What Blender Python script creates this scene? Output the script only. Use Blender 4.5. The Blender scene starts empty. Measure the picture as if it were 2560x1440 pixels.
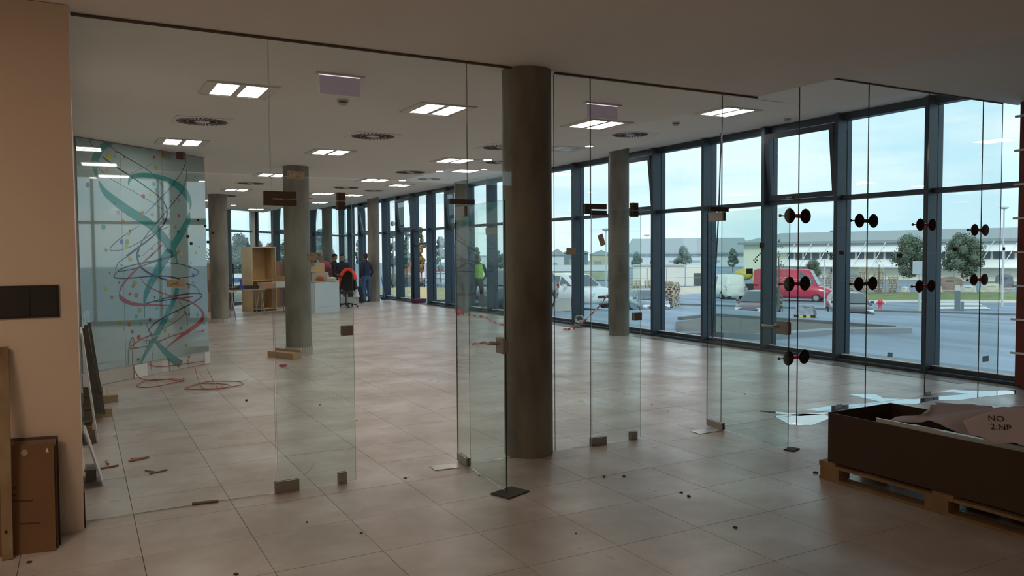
import bpy, bmesh, math, random
from mathutils import Vector, Matrix
random.seed(7)
C = bpy.context.scene.collection
S = bpy.context.scene
PI = math.pi
# ------------------------------------------------------------------ camera
H = 1.684
RC = ((0.87578291, 0.02768209, -0.48191078), (-0.48265335, 0.03558734, -0.87508816), (-0.00707434, 0.9989831, 0.04452764))
F = 1967.19
cd = bpy.data.cameras.new('camera'); cam = bpy.data.objects.new('camera', cd); C.objects.link(cam)
m = Matrix(RC).to_4x4(); m.translation = (0, 0, H); cam.matrix_world = m
cd.sensor_width = 36; cd.lens = F / 2560 * 36; cd.clip_start = 0.05; cd.clip_end = 800
S.camera = cam
# ------------------------------------------------------------------ colour management
S.view_settings.view_transform = 'Standard'; S.view_settings.look = 'None'
S.view_settings.gamma = 1; S.view_settings.use_curve_mapping = False
S.view_settings.exposure = 0.0
# ------------------------------------------------------------------ sky
SKY = 1.4
w = bpy.data.worlds.new('sky'); S.world = w; w.use_nodes = True
nt = w.node_tree; nt.nodes.clear()
N = nt.nodes.new; L = nt.links.new
out = N('ShaderNodeOutputWorld'); bg = N('ShaderNodeBackground'); bg.inputs[1].default_value = SKY
tc = N('ShaderNodeTexCoord'); sx = N('ShaderNodeSeparateXYZ'); L(tc.outputs['Generated'], sx.inputs[0])
ramp = N('ShaderNodeValToRGB'); L(sx.outputs[2], ramp.inputs[0])
e = ramp.color_ramp.elements; e[0].position = 0.0; e[0].color = (0.66, 0.85, 0.94, 1)
e[1].position = 0.6; e[1].color = (0.52, 0.72, 0.90, 1)
k_ = ramp.color_ramp.elements.new(0.16); k_.color = (0.60, 0.83, 0.95, 1)
mp = N('ShaderNodeMapping'); mp.inputs[3].default_value = (2.2, 2.2, 11.0); L(tc.outputs['Generated'], mp.inputs[0])
nz = N('ShaderNodeTexNoise'); nz.inputs['Scale'].default_value = 1.5; nz.inputs['Detail'].default_value = 5; nz.inputs['Roughness'].default_value = 0.55; L(mp.outputs[0], nz.inputs[0])
cr = N('ShaderNodeValToRGB'); cr.color_ramp.elements[0].position = 0.38; cr.color_ramp.elements[1].position = 0.60; L(nz.outputs[0], cr.inputs[0])
mx = N('ShaderNodeMixRGB'); L(cr.outputs[0], mx.inputs[0]); L(ramp.outputs[0], mx.inputs[1]); mx.inputs[2].default_value = (0.90, 0.97, 1.0, 1)
L(mx.outputs[0], bg.inputs[0]); L(bg.outputs[0], out.inputs[0])
# ------------------------------------------------------------------ sun (soft, behind cloud) and the warm lamps of the entrance room behind the camera
def lamp(name, kind, loc, rot, energy, col, size=0.5, sy=None):
    d = bpy.data.lights.new(name, kind); d.energy = energy; d.color = col
    if kind == 'AREA':
        d.size = size
        if sy: d.shape = 'RECTANGLE'; d.size_y = sy
    else: d.angle = size
    o = bpy.data.objects.new(name, d); C.objects.link(o); o.location = loc; o.rotation_euler = rot; return o
lamp('sun_light', 'SUN', (-40, -40, 60), (math.radians(52), 0, math.radians(-40)), 2.0, (1, .95, .86), math.radians(12))
lamp('entrance_lamp', 'AREA', (-1.7, 2.9, 3.1), (0, 0, 0), 34, (1, .73, .51), 0.9)
lamp('entrance_lamp', 'AREA', (-1.6, -2.2, 3.1), (0, 0, 0), 34, (1, .73, .51), 0.9)
LIGHT = 23.0      # radiance of the lit ceiling panels

# ------------------------------------------------------------------ rays of this camera, used only to look up real positions
def ray(px, py):
    c = ((px - 1280), -(py - 720), -F)
    return [sum(RC[i][j] * c[j] for j in range(3)) for i in range(3)]
def onz(px, py, z=0.0):
    v = ray(px, py); t = (z - H) / v[2]; return (v[0] * t, v[1] * t, z)
def ony(px, py, Y):
    v = ray(px, py); t = Y / v[1]; return (v[0] * t, Y, v[2] * t + H)
def onx(px, py, X):
    v = ray(px, py); t = X / v[0]; return (X, v[1] * t, v[2] * t + H)
GP = [(-300, -.1), (10, -.1), (11.8, -.12), (15, -.55), (20, -.68), (26, -.72), (26.6, -.80), (31, -1.85), (60, -2.2), (400, -2.4)]
def gz(x, y=0):
    x += 1.1 * min(max(y - 22, 0), 8) * min(max((x - 16) / 4, 0), 1)
    for (a, za), (b, zb) in zip(GP, GP[1:]):
        if x <= b: return za + (zb - za) * (x - a) / (b - a)
    return GP[-1][1]
def gh(px, py):
    v = ray(px, py); n = math.hypot(v[0], v[1]); v = [q / n for q in v]; t = 8.0
    while t < 400:
        if H + v[2] * t < gz(v[0] * t, v[1] * t): break
        t += 0.02 + t * 0.0005
    return (v[0] * t, v[1] * t, gz(v[0] * t, v[1] * t))
def atd(px, D):      # ground point in the direction of px at distance D
    v = ray(px, 640); n = math.hypot(v[0], v[1]); x, y = v[0] / n * D, v[1] / n * D
    return (x, y, gz(x, y))
def proj(p):
    d = (p[0], p[1], p[2] - H); q = [sum(RC[i][j] * d[i] for i in range(3)) for j in range(3)]
    if q[2] > -0.1: return (-9999, -9999)
    return (1280 + F * q[0] / -q[2], 720 - F * q[1] / -q[2])
# ------------------------------------------------------------------ materials
MATS = {}
def mat(name, col, rough=0.6, metal=0.0, var=0.0, scale=3.0, bump=0.0, emit=None, es=1.0, coat=0.0, spec=0.5, col2=None, stretch=None, bscale=None, detail=4):
    if name in MATS: return MATS[name]
    M = bpy.data.materials.new(name); M.use_nodes = True; t = M.node_tree; b = t.nodes['Principled BSDF']
    b.inputs['Base Color'].default_value = (*col, 1); b.inputs['Roughness'].default_value = rough; b.inputs['Metallic'].default_value = metal
    b.inputs['Coat Weight'].default_value = coat; b.inputs['Coat Roughness'].default_value = 0.02; b.inputs['Specular IOR Level'].default_value = spec
    n = t.nodes.new; l = t.links.new
    if emit: b.inputs['Emission Color'].default_value = (*emit, 1); b.inputs['Emission Strength'].default_value = es
    if var or bump or col2:
        tc = n('ShaderNodeTexCoord'); mp = n('ShaderNodeMapping'); l(tc.outputs['Object'], mp.inputs[0])
        if stretch: mp.inputs[3].default_value = stretch
        nz = n('ShaderNodeTexNoise'); nz.inputs['Scale'].default_value = scale; nz.inputs['Detail'].default_value = detail; l(mp.outputs[0], nz.inputs[0])
        if var or col2:
            r = n('ShaderNodeValToRGB'); l(nz.outputs[0], r.inputs[0])
            r.color_ramp.elements[0].position = 0.3; r.color_ramp.elements[1].position = 0.7
            if col2: r.color_ramp.elements[0].color = (*col, 1); r.color_ramp.elements[1].color = (*col2, 1)
            else:
                r.color_ramp.elements[0].color = (*[max(0, c * (1 - var)) for c in col], 1); r.color_ramp.elements[1].color = (*[min(1, c * (1 + var)) for c in col], 1)
            l(r.outputs[0], b.inputs['Base Color'])
        if bump:
            bp = n('ShaderNodeBump'); bp.inputs['Strength'].default_value = bump; bp.inputs['Distance'].default_value = 0.01
            if bscale:
                n2 = n('ShaderNodeTexNoise'); n2.inputs['Scale'].default_value = bscale; n2.inputs['Detail'].default_value = 3; l(tc.outputs['Object'], n2.inputs[0]); l(n2.outputs[0], bp.inputs['Height'])
            else: l(nz.outputs[0], bp.inputs['Height'])
            l(bp.outputs[0], b.inputs['Normal'])
    MATS[name] = M; return M
def glass(name, tint, f0=0.04, haze=0.0):
    if name in MATS: return MATS[name]
    M = bpy.data.materials.new(name); M.use_nodes = True; t = M.node_tree; t.nodes.clear(); n = t.nodes.new; l = t.links.new
    o = n('ShaderNodeOutputMaterial'); tr = n('ShaderNodeBsdfTransparent'); tr.inputs[0].default_value = (*tint, 1)
    gl = n('ShaderNodeBsdfGlossy'); gl.inputs['Roughness'].default_value = 0.0; gl.inputs[0].default_value = (.95, .98, .97, 1)
    g = n('ShaderNodeNewGeometry'); d = n('ShaderNodeVectorMath'); d.operation = 'DOT_PRODUCT'; l(g.outputs['Normal'], d.inputs[0]); l(g.outputs['Incoming'], d.inputs[1])
    a = n('ShaderNodeMath'); a.operation = 'ABSOLUTE'; l(d.outputs['Value'], a.inputs[0])
    s = n('ShaderNodeMath'); s.operation = 'SUBTRACT'; s.inputs[0].default_value = 1; l(a.outputs[0], s.inputs[1])
    p = n('ShaderNodeMath'); p.operation = 'POWER'; l(s.outputs[0], p.inputs[0]); p.inputs[1].default_value = 5
    q = n('ShaderNodeMath'); q.operation = 'MULTIPLY_ADD'; l(p.outputs[0], q.inputs[0]); q.inputs[1].default_value = 1 - f0; q.inputs[2].default_value = f0
    mx = n('ShaderNodeMixShader'); l(q.outputs[0], mx.inputs[0]); l(tr.outputs[0], mx.inputs[1]); l(gl.outputs[0], mx.inputs[2])
    if haze:
        df = n('ShaderNodeBsdfDiffuse'); df.inputs[0].default_value = (.8, .85, .85, 1); m2 = n('ShaderNodeMixShader'); m2.inputs[0].default_value = haze
        l(mx.outputs[0], m2.inputs[1]); l(df.outputs[0], m2.inputs[2]); l(m2.outputs[0], o.inputs[0])
    else: l(mx.outputs[0], o.inputs[0])
    MATS[name] = M; return M
def tile_mat():
    M = mat('floor_tile', (.5, .455, .415), .42, 0, .10, 1.1, spec=.45)
    t = M.node_tree; b = t.nodes['Principled BSDF']; n = t.nodes.new; l = t.links.new
    tc = n('ShaderNodeNewGeometry'); nz = n('ShaderNodeTexNoise'); nz.inputs['Scale'].default_value = 1.3; nz.inputs['Detail'].default_value = 8; nz.inputs['Roughness'].default_value = .62; l(tc.outputs['Position'], nz.inputs[0])
    oi = n('ShaderNodeObjectInfo')
    r = n('ShaderNodeValToRGB'); l(nz.outputs[0], r.inputs[0]); e = r.color_ramp.elements
    e[0].position = .40; e[0].color = (.385, .325, .285, 1); e[1].position = .66; e[1].color = (.54, .505, .485, 1)
    hs = n('ShaderNodeHueSaturation'); mr = n('ShaderNodeMapRange'); l(oi.outputs['Random'], mr.inputs[0]); mr.inputs[3].default_value = .95; mr.inputs[4].default_value = 1.05
    l(mr.outputs[0], hs.inputs['Value']); l(r.outputs[0], hs.inputs['Color']); l(hs.outputs[0], b.inputs['Base Color'])
    m2 = n('ShaderNodeMapRange'); l(nz.outputs[0], m2.inputs[0]); m2.inputs[1].default_value = .3; m2.inputs[2].default_value = .7; m2.inputs[3].default_value = .42; m2.inputs[4].default_value = .26
    l(m2.outputs[0], b.inputs['Roughness']); return M
M_TILE = tile_mat()
M_GROUT = mat('grout', (.20, .16, .13), .9)
M_CEIL = mat('ceiling_paint', (.84, .80, .765), .85, 0, .03, .6)
M_WALL = mat('wall_paint', (.70, .60, .50), .8, 0, .03, 1.5, .08, bscale=60)
M_WHITE = mat('white_plaster', (.62, .60, .57), .8)
M_CONC = mat('concrete', (.20, .185, .155), .7, 0, .42, 3.0, .12, stretch=(1, 1, .35), detail=8)
M_ANTH = mat('anthracite_metal', (.036, .058, .080), .42, .2, .08, 6)
M_STEEL = mat('satin_steel', (.34, .32, .30), .35, .6)
M_STEEL_SHADED = mat('shaded_steel', (.13, .10, .075), .35, .6)  # steel of the top fittings, the dark they face put into its colour
M_BLACK = mat('black_plastic', (.012, .012, .013), .45)
M_RUB = mat('black_rubber', (.01, .012, .012), .35)
M_DARK = mat('dark_metal', (.035, .035, .035), .4, .6)
M_GEDGE = mat('glass_edge', (.03, .055, .05), .15, spec=.8)
M_GEDGE2 = mat('glass_edge_bright', (.42, .55, .52), .15, spec=.8)
G_PART = glass('partition_glass', (.955, .975, .965), .03)
G_DOOR = glass('door_glass', (.90, .955, .94), .04)
G_CURT = glass('window_glass', (.90, .955, .965), .035)
M_RED = mat('red_plastic', (.80, .03, .06), .35)
M_PLANK = mat('raw_timber', (.42, .31, .17), .7, 0, .25, 5, .1, stretch=(1, 6, 1))
M_BEECH = mat('beech_veneer', (.52, .36, .18), .45, 0, .1, 4)
M_CHERRY = mat('cherry_veneer', (.33, .13, .06), .4, 0, .15, 4)
M_CARD = mat('cardboard', (.42, .28, .16), .8, 0, .08, 5)
M_CARDD = mat('brown_board', (.17, .085, .034), .7, 0, .12, 2)
def thin(name, col, k=.45):
    M = bpy.data.materials.new(name); M.use_nodes = True; t = M.node_tree; t.nodes.clear(); n = t.nodes.new
    o = n('ShaderNodeOutputMaterial'); d = n('ShaderNodeBsdfDiffuse'); q = n('ShaderNodeBsdfTranslucent'); mx = n('ShaderNodeMixShader'); mx.inputs[0].default_value = k
    nz = n('ShaderNodeTexNoise'); nz.inputs['Scale'].default_value = 9; r = n('ShaderNodeValToRGB'); t.links.new(nz.outputs[0], r.inputs[0])
    r.color_ramp.elements[0].color = (*[c * .9 for c in col], 1); r.color_ramp.elements[1].color = (*col, 1)
    for b in (d, q): t.links.new(r.outputs[0], b.inputs[0])
    t.links.new(d.outputs[0], mx.inputs[1]); t.links.new(q.outputs[0], mx.inputs[2]); t.links.new(mx.outputs[0], o.inputs[0]); MATS[name] = M; return M
M_PAPER = thin('label_paper', (.70, .64, .53), .4)
M_WPL = mat('white_plastic', (.7, .7, .68), .5)
M_INK = mat('ink', (.03, .028, .025), .7)
# ------------------------------------------------------------------ mesh builder
class MB:
    def __init__(s): s.v = []; s.f = []; s.mi = []; s.sm = []
    def add(s, vs, fs, mi=0, smooth=False):
        o = len(s.v); s.v += [tuple(q) for q in vs]
        for f in fs: s.f.append(tuple(i + o for i in f)); s.mi.append(mi); s.sm.append(smooth)
        return s
    def box(s, x0, x1, y0, y1, z0, z1, mi=0, rot=None, top=None):
        t = top or 0
        vs = [(x0, y0, z0), (x1, y0, z0), (x1, y1, z0), (x0, y1, z0), (x0 + t, y0 + t, z1), (x1 - t, y0 + t, z1), (x1 - t, y1 - t, z1), (x0 + t, y1 - t, z1)]
        if rot: vs = [rot @ Vector(q) for q in vs]
        return s.add(vs, [(3, 2, 1, 0), (4, 5, 6, 7), (0, 1, 5, 4), (1, 2, 6, 5), (2, 3, 7, 6), (3, 0, 4, 7)], mi)
    def cb(s, c, d, mi=0, rz=0, rx=0, ry=0):
        R = Matrix.Translation(c) @ Matrix.Rotation(rz, 4, 'Z') @ Matrix.Rotation(ry, 4, 'Y') @ Matrix.Rotation(rx, 4, 'X')
        return s.box(-d[0] / 2, d[0] / 2, -d[1] / 2, d[1] / 2, -d[2] / 2, d[2] / 2, mi, R)
    def cyl(s, p0, p1, r0, r1=None, n=12, mi=0, cap=True, smooth=True):
        r1 = r0 if r1 is None else r1
        p0 = Vector(p0); p1 = Vector(p1); d = (p1 - p0).normalized(); a = d.orthogonal().normalized(); b = d.cross(a)
        vs = [p0 + (a * math.cos(2 * PI * i / n) + b * math.sin(2 * PI * i / n)) * r0 for i in range(n)] + [p1 + (a * math.cos(2 * PI * i / n) + b * math.sin(2 * PI * i / n)) * r1 for i in range(n)]
        s.add(vs, [(i, (i + 1) % n, n + (i + 1) % n, n + i) for i in range(n)], mi, smooth)
        if cap: s.add(vs, [tuple(range(n - 1, -1, -1)), tuple(range(n, 2 * n))], mi)
        return s
    def lathe(s, prof, c=(0, 0, 0), n=16, mi=0, R=None, smooth=True):
        vs = []
        for r, z in prof:
            for i in range(n):
                q = Vector((r * math.cos(2 * PI * i / n), r * math.sin(2 * PI * i / n), z))
                if R: q = R @ q
                vs.append(q + Vector(c))
        fs = [(j * n + i, j * n + (i + 1) % n, (j + 1) * n + (i + 1) % n, (j + 1) * n + i) for j in range(len(prof) - 1) for i in range(n)]
        fs2 = [tuple(range(n - 1, -1, -1)), tuple(range((len(prof) - 1) * n, len(prof) * n))]
        s.add(vs, fs, mi, smooth); s.add(vs, fs2, mi); return s
    def ball(s, c, r, n=10, mi=0):
        r = r if isinstance(r, (tuple, list)) else (r, r, r); m_ = n // 2; vs = []; fs = []
        for j in range(m_ + 1):
            a = PI * j / m_
            for i in range(n):
                b = 2 * PI * i / n; vs.append((c[0] + r[0] * math.sin(a) * math.cos(b), c[1] + r[1] * math.sin(a) * math.sin(b), c[2] - r[2] * math.cos(a)))
        for j in range(m_):
            for i in range(n): fs.append((j * n + i, j * n + (i + 1) % n, (j + 1) * n + (i + 1) % n, (j + 1) * n + i))
        return s.add(vs, fs, mi, True)
    def tube(s, pts, r, n=6, mi=0):
        pts = [Vector(p) for p in pts]; vs = []
        for i, p in enumerate(pts):
            d = (pts[min(i + 1, len(pts) - 1)] - pts[max(i - 1, 0)]).normalized()
            u = Vector((0, 0, 1)) if abs(d.z) < .9 else Vector((1, 0, 0)); a = d.cross(u).normalized(); b = d.cross(a)
            rr = r[i] if isinstance(r, (list, tuple)) else r
            vs += [p + (a * math.cos(2 * PI * k / n) + b * math.sin(2 * PI * k / n)) * rr for k in range(n)]
        fs = [(j * n + i, j * n + (i + 1) % n, (j + 1) * n + (i + 1) % n, (j + 1) * n + i) for j in range(len(pts) - 1) for i in range(n)]
        s.add(vs, fs, mi, True); s.add(vs, [tuple(range(n - 1, -1, -1)), tuple(range((len(pts) - 1) * n, len(pts) * n))], mi); return s
    def prism(s, poly, z0, z1, mi=0):
        n = len(poly); vs = [(x, y, z0) for x, y in poly] + [(x, y, z1) for x, y in poly]
        s.add(vs, [tuple(range(n - 1, -1, -1)), tuple(range(n, 2 * n))] + [(i, (i + 1) % n, n + (i + 1) % n, n + i) for i in range(n)], mi); return s
    def poly(s, pts, mi=0): return s.add(pts, [tuple(range(len(pts)))], mi)
    def build(s, name, mats, parent=None, **kw):
        me = bpy.data.meshes.new(name); vs = s.v
        if parent is not None:
            inv = parent.matrix_basis.inverted(); vs = [tuple(inv @ Vector(q)) for q in vs]
        me.from_pydata(vs, [], s.f)
        for mm in (mats if isinstance(mats, (list, tuple)) else [mats]): me.materials.append(mm)
        me.polygons.foreach_set('material_index', s.mi); me.polygons.foreach_set('use_smooth', s.sm)
        bm = bmesh.new(); bm.from_mesh(me); bmesh.ops.recalc_face_normals(bm, faces=bm.faces); bm.to_mesh(me); bm.free()
        o = bpy.data.objects.new(name, me); C.objects.link(o)
        if parent is not None: o.parent = parent
        for k, v in kw.items(): o[k] = v
        return o
def tag(o, label, cat, group=None):
    o['label'] = label; o['category'] = cat
    if group: o['group'] = group
    return o
def emp(name, loc, rz=0, label=None, cat=None, group=None):
    o = bpy.data.objects.new(name, None); C.objects.link(o); o.empty_display_size = .1
    o.matrix_basis = Matrix.Translation(loc) @ Matrix.Rotation(rz, 4, 'Z')
    if label: tag(o, label, cat, group)
    return o
def lpart(name, mb, mats, parent, **kw):       # mesh given in the parent's own coordinates
    o = mb.build(name, mats, None, **kw); o.parent = parent; return o
def dup(root, loc, rz=0, label=None, group=None, parent=None):
    r = root.copy(); C.objects.link(r); r.matrix_basis = Matrix.Translation(loc) @ Matrix.Rotation(rz, 4, 'Z')
    if label: r['label'] = label
    if group: r['group'] = group
    for ch in root.children:
        c = ch.copy(); C.objects.link(c); c.parent = r
        for g in ch.children:
            d = g.copy(); C.objects.link(d); d.parent = c
    return r
# ================================================================== SETTING
Z1, Z2, Z3 = 3.183, 3.477, 3.77
YG = 5.62                     # plane of the glass partition
X1, X2, XC = 5.83, 8.36, 10.3
# ---- floor tiles
floor = emp('floor', (0, 0, 0)); floor['kind'] = 'structure'
lpart('screed', MB().prism([(-3.2, -4.2), (10.42, -4.2), (10.42, 35.2), (5.3, 28.9), (-.3, 23.3), (-3.2, 20)], -.12, -.006), M_GROUT, floor)
def inside(x, y):
    if x < -3 or x > 10.1 or y < -4: return False
    if y > 5.4 and x < -.3: return False
    return y < 22.9 + x + (max(0, x - 5.4) * .3)
cand = []
for i in range(-6, 18):
    for j in range(-14, 52):
        cx, cy = .27 + .6 * i - .3, 4.205 + .6 * j - .3
        if not inside(cx, cy): continue
        u, v = proj((cx, cy, 0)); cand.append(((cx * cx + cy * cy) if (-250 < u < 2800 and v < 1700 and v > 0) else 1e6 + cy, cx, cy))
cand.sort()
tm = MB().box(-.2989, .2989, -.2989, .2989, -.006, 0, top=.0008); rest = MB(); t0 = None
for n_, (d_, cx, cy) in enumerate(cand):
    if n_ < 300:
        if t0 is None: t0 = lpart('tile', tm, M_TILE, floor); o = t0
        else: o = t0.copy(); C.objects.link(o); o.parent = floor
        o.location = (cx, cy, random.uniform(-.0004, .0004))
    else:
        x0 = max(cx - .2989, -3.1); rest.box(x0, min(cx + .2989, 10.28), cy - .2989, cy + .2989, -.006, random.uniform(-.0004, .0004))
lpart('tile', rest, M_TILE, floor, kind='stuff')
# ---- ceiling in three steps
cl = MB()
cl.prism([(-3.1, -4.1), (X1, -4.1), (X1, 28.95), (5.35, 28.45), (-.2, 22.8), (-3.1, 20)], Z1, Z1 + .75)
cl.prism([(X1, -4.1), (XC, -4.1), (XC, YG), (X2, YG), (X2, 32.2), (X1, 28.95)], Z2, Z2 + .4)
cl.prism([(X2, YG), (XC + .1, YG), (XC + .1, 34.6), (X2, 32.2)], Z3, Z3 + .15)
cl.build('ceiling', M_CEIL, kind='structure')
MB().box(-3.4, 10.5, -4.4, 35.2, Z1 + .8, Z1 + 1.0).build('roof', M_WHITE, kind='structure')
# ---- walls
MB().box(-3.1, -.012, 5.45, 11.32, 0, Z1 - .003).build('wall_left', M_WALL, kind='structure')
MB().box(-3.3, -3.1, -4.2, 5.45, 0, Z1 - .003).build('wall_entrance_left', M_WALL, kind='structure')
MB().box(-3.3, 10.4, -4.4, -4.2, 0, Z1 - .003).build('wall_rear', M_WALL, kind='structure')
MA = Vector((-.012, 11.32, 0)); MBv = Vector((1.735, 12.97, 0)); md = (MBv - MA).normalized(); mn = Vector((md.y, -md.x, 0))  # towards camera side
MB().prism([(MA.x, MA.y), (MBv.x, MBv.y), (MBv.x - .9, MBv.y + 1.0), (-.012, 13.6)], 0, Z1 - .003).build('wall_mural', M_WHITE, kind='structure')
MB().box(-.25, -.012, 13.6, 22.9, 0, Z1 - .003).build('wall_hall_left', M_WHITE, kind='structure')
# ---- dark red wall on the right with white brackets
rw = emp('wall_right', (10.02, 5.3, 0)); rw['kind'] = 'structure'
M_REDW = mat('dark_red_cladding', (.17, .022, .012), .5, 0, .1, 3)
z = .02; k = 0
zs = [0.02, .42, .83, 1.24, 1.65, 2.06, 2.47, 2.88, 3.29, 3.46]
for a, b in zip(zs, zs[1:]):
    MB().box(10.0, 10.1, -4.1, 5.42, a + .006, b - .006).build('panel', M_REDW, rw)
for a in zs[1:-1]:
    MB().box(9.975, 10.02, 5.30, 5.47, a - .012, a + .012).build('bracket', M_WPL, rw)
MB().box(10.1, 10.3, -4.1, 5.4, 0, 3.46).build('backing_wall', M_WHITE, rw)
# ---- ceiling channel of the partition
tr = MB(); tr.box(0, 3.1, YG - .013, YG + .013, Z1 - .015, Z1 - .001).box(3.52, X1, YG - .013, YG + .013, Z1 - .015, Z1 - .001)
tr.box(X1 + .01, 9.98, YG - .012, YG + .012, Z2 - .012, Z2 - .001); tr.build('trim_1', mat('channel_brown', (.12, .085, .06), .5, .3), kind='structure')
# small skirting at the end of the left wall
MB().box(-.012, -.004, 5.5, 5.66, 0, .22).build('trim_2', M_DARK, kind='structure')
# ================================================================== CURTAIN WALL  (local x along the wall, y into the room)
BW = 1.456
def bay_base(e, top=3.757, sash=False, door=False, wdt=BW):
    lpart('mullion', MB().box(-.032, .032, 0, .2, 0, top).box(-.03, .03, -.12, -.02, -.1, top + .2), M_ANTH, e)
    if not door:
        lpart('sill', MB().box(.03, wdt - .03, -.06, .075, .0, .09).box(.03, wdt - .03, .075, .19, 0, .035), [M_ANTH], e)
        lpart('ledge', MB().box(.032, wdt - .032, .0, .07, .09, .098), M_WPL, e)
    lpart('transom', MB().box(.032, wdt - .032, -.04, .10, 2.455, 2.525), M_ANTH, e)
    lpart('window_head', MB().box(.032, wdt - .032, -.06, .08, top - .10, top + .012), M_ANTH, e)
    if not door: lpart('pane', MB().box(.03, wdt - .03, -.026, -.012, .09, 2.455), G_CURT, e)
    if sash:
        R = Matrix.Translation((0, .06, 2.53)) @ Matrix.Rotation(math.radians(-5.5), 4, 'X')
        h_ = top - .13 - 2.53; b = MB(); w0, w1 = .05, wdt - .05
        b.box(w0, w0 + .075, 0, .06, 0, h_, 0, R).box(w1 - .075, w1, 0, .06, 0, h_, 0, R).box(w0 + .075, w1 - .075, 0, .06, 0, .085, 0, R).box(w0 + .075, w1 - .075, 0, .06, h_ - .085, h_, 0, R)
        s_ = lpart('sash', b, M_ANTH, e)
        lpart('pane', MB().box(w0 + .07, w1 - .07, .024, .034, .08, h_ - .08, 0, R), G_CURT, s_)
        lpart('handle', MB().box(wdt * .6, wdt * .6 + .12, .06, .09, .02, .045, 0, R), M_STEEL, s_)
    else:
        lpart('pane', MB().box(.03, wdt - .03, -.026, -.012, 2.52, top - .1), G_CURT, e)
wn = 0
def nwin():
    global wn; wn += 1; return 'window_%d' % wn
pl = emp(nwin(), (XC, 6.68, 0), PI / 2); bay_base(pl)
sa = emp(nwin(), (XC, 8.136, 0), PI / 2); bay_base(sa, sash=True)
for o in (pl, sa): o['kind'] = 'structure'
for k in range(2, 19):
    if k == 12: continue
    o = dup(sa if k in (4, 7, 10, 13, 16) else pl, (XC, 6.68 + BW * k, 0), PI / 2); o.name = nwin()
fe = emp(nwin(), (XC, 5.43, 0), PI / 2); fe['kind'] = 'structure'; bay_base(fe, wdt=1.25)
# diagonal facades at the far end
def facade(p0, p1, n, pat):
    p0 = Vector(p0); p1 = Vector(p1); d = p1 - p0; rz = math.atan2(d.y, d.x); wd = d.length / n
    pr = {}
    for k in range(n):
        p = p0 + d * (k / n); s_ = k in pat
        if s_ in pr: o = dup(pr[s_], (p.x, p.y, 0), rz); o.name = nwin()
        else:
            o = emp(nwin(), (p.x, p.y, 0), rz); o['kind'] = 'structure'; bay_base(o, sash=s_, wdt=wd); pr[s_] = o
facade((10.3, 34.4), (5.4, 28.55), 5, (1, 3))
facade((5.4, 28.55), (-.1, 23.0), 5, (2,))
# corner post where the two far facades meet
MB().box(5.28, 5.42, 28.34, 28.5, 0, Z1).build('trim_3', mat('pale_metal', (.42, .45, .44), .5), kind='structure')
# exit door bay
db = emp('door_1', (XC, 6.68 + BW * 12, 0), PI / 2); db['kind'] = 'structure'; bay_base(db, door=True)
lpart('door_frame', MB().box(.03, .13, -.05, .12, 0, 2.455).box(BW - .13, BW - .03, -.05, .12, 0, 2.455).box(.13, BW - .13, -.05, .12, 1.98, 2.06), M_ANTH, db)
lpart('pane', MB().box(.13, BW - .13, -.026, -.012, 2.06, 2.455), G_CURT, db)
R = Matrix.Translation((.14, -.05, 0)) @ Matrix.Rotation(math.radians(-78), 4, 'Z'); b = MB(); lw = BW - .28
b.box(0, .08, 0, .05, .01, 1.96, 0, R).box(lw - .08, lw, 0, .05, .01, 1.96, 0, R).box(.08, lw - .08, 0, .05, .01, .12, 0, R).box(.08, lw - .08, 0, .05, 1.88, 1.96, 0, R)
dl = lpart('door_leaf', b, M_ANTH, db)
lpart('pane', MB().box(.08, lw - .08, .02, .03, .12, 1.88, 0, R), G_CURT, dl)
lpart('push_bar', MB().box(.05, lw - .05, .06, .09, .98, 1.02, 0, R), M_STEEL, dl)
lpart('handle', MB().box(lw - .12, lw - .06, .06, .1, 1.1, 1.14, 0, R), M_STEEL, dl)
# red push sign on the mullion by the exit
t = emp('door_sign', (10.08, 25.57, 1.35), 0, 'small red sign with white letter mark fixed beside the open exit door', 'sign')
MB().box(10.085, 10.098, 25.52, 25.61, 1.22, 1.44).build('plate', M_RED, t)
MB().box(10.08, 10.085, 25.54, 25.59, 1.30, 1.36).box(10.08, 10.085, 25.545, 25.555, 1.36, 1.40).box(10.08, 10.085, 25.545, 25.59, 1.39, 1.40).build('print', M_WPL, t)
# ================================================================== COLUMNS
def column(px, py, r, top, label, ring=False):
    x, y, _ = onz(px, py); n = math.hypot(x, y); x *= 1 + r / n; y *= 1 + r / n
    t = emp('concrete_column', (x, y, 0), 0, label, 'column')
    lpart('shaft', MB().cyl((0, 0, 0), (0, 0, top), r, n=40).cyl((0, 0, 1.66), (0, 0, 1.664), r + .0015, n=40), M_CONC, t)
    if ring:
        b = MB(); n_ = 34
        for i in range(n_):
            a = 2 * PI * i / n_; b.cb(((r + .012) * math.cos(a), (r + .012) * math.sin(a), .05), (.018, 2 * PI * (r + .012) / n_ - .004, .1), 0, a)
        lpart('tile_ring', b, mat('skirting_tile', (.50, .46, .42), .5), t, kind='stuff')
    return x, y
P0 = column(1322, 1147, .205, Z1 - .001, 'nearest bare concrete column, standing in the line of the glass partition', False)
P2 = column(748, 884, .215, Z1 - .001, 'concrete column with brown packing strip at its base, second from the left in the hall', True)
column(551, 808, .22, Z1 - .001, 'concrete column just right of the blue mural wall, beside the folding tables', True)
column(936, 754, .2, Z3 - .001, 'concrete column behind the man in blue jeans')
column(1156, 782, .2, Z3 - .001, 'concrete column by the windows with red tape tied at its foot')
P6 = column(1548, 840, .2, Z3 - .001, 'concrete column by the windows in front of the parked white car')
column(821, 741, .2, Z3 - .001, 'farthest concrete column, behind the two men at the desk')
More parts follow.
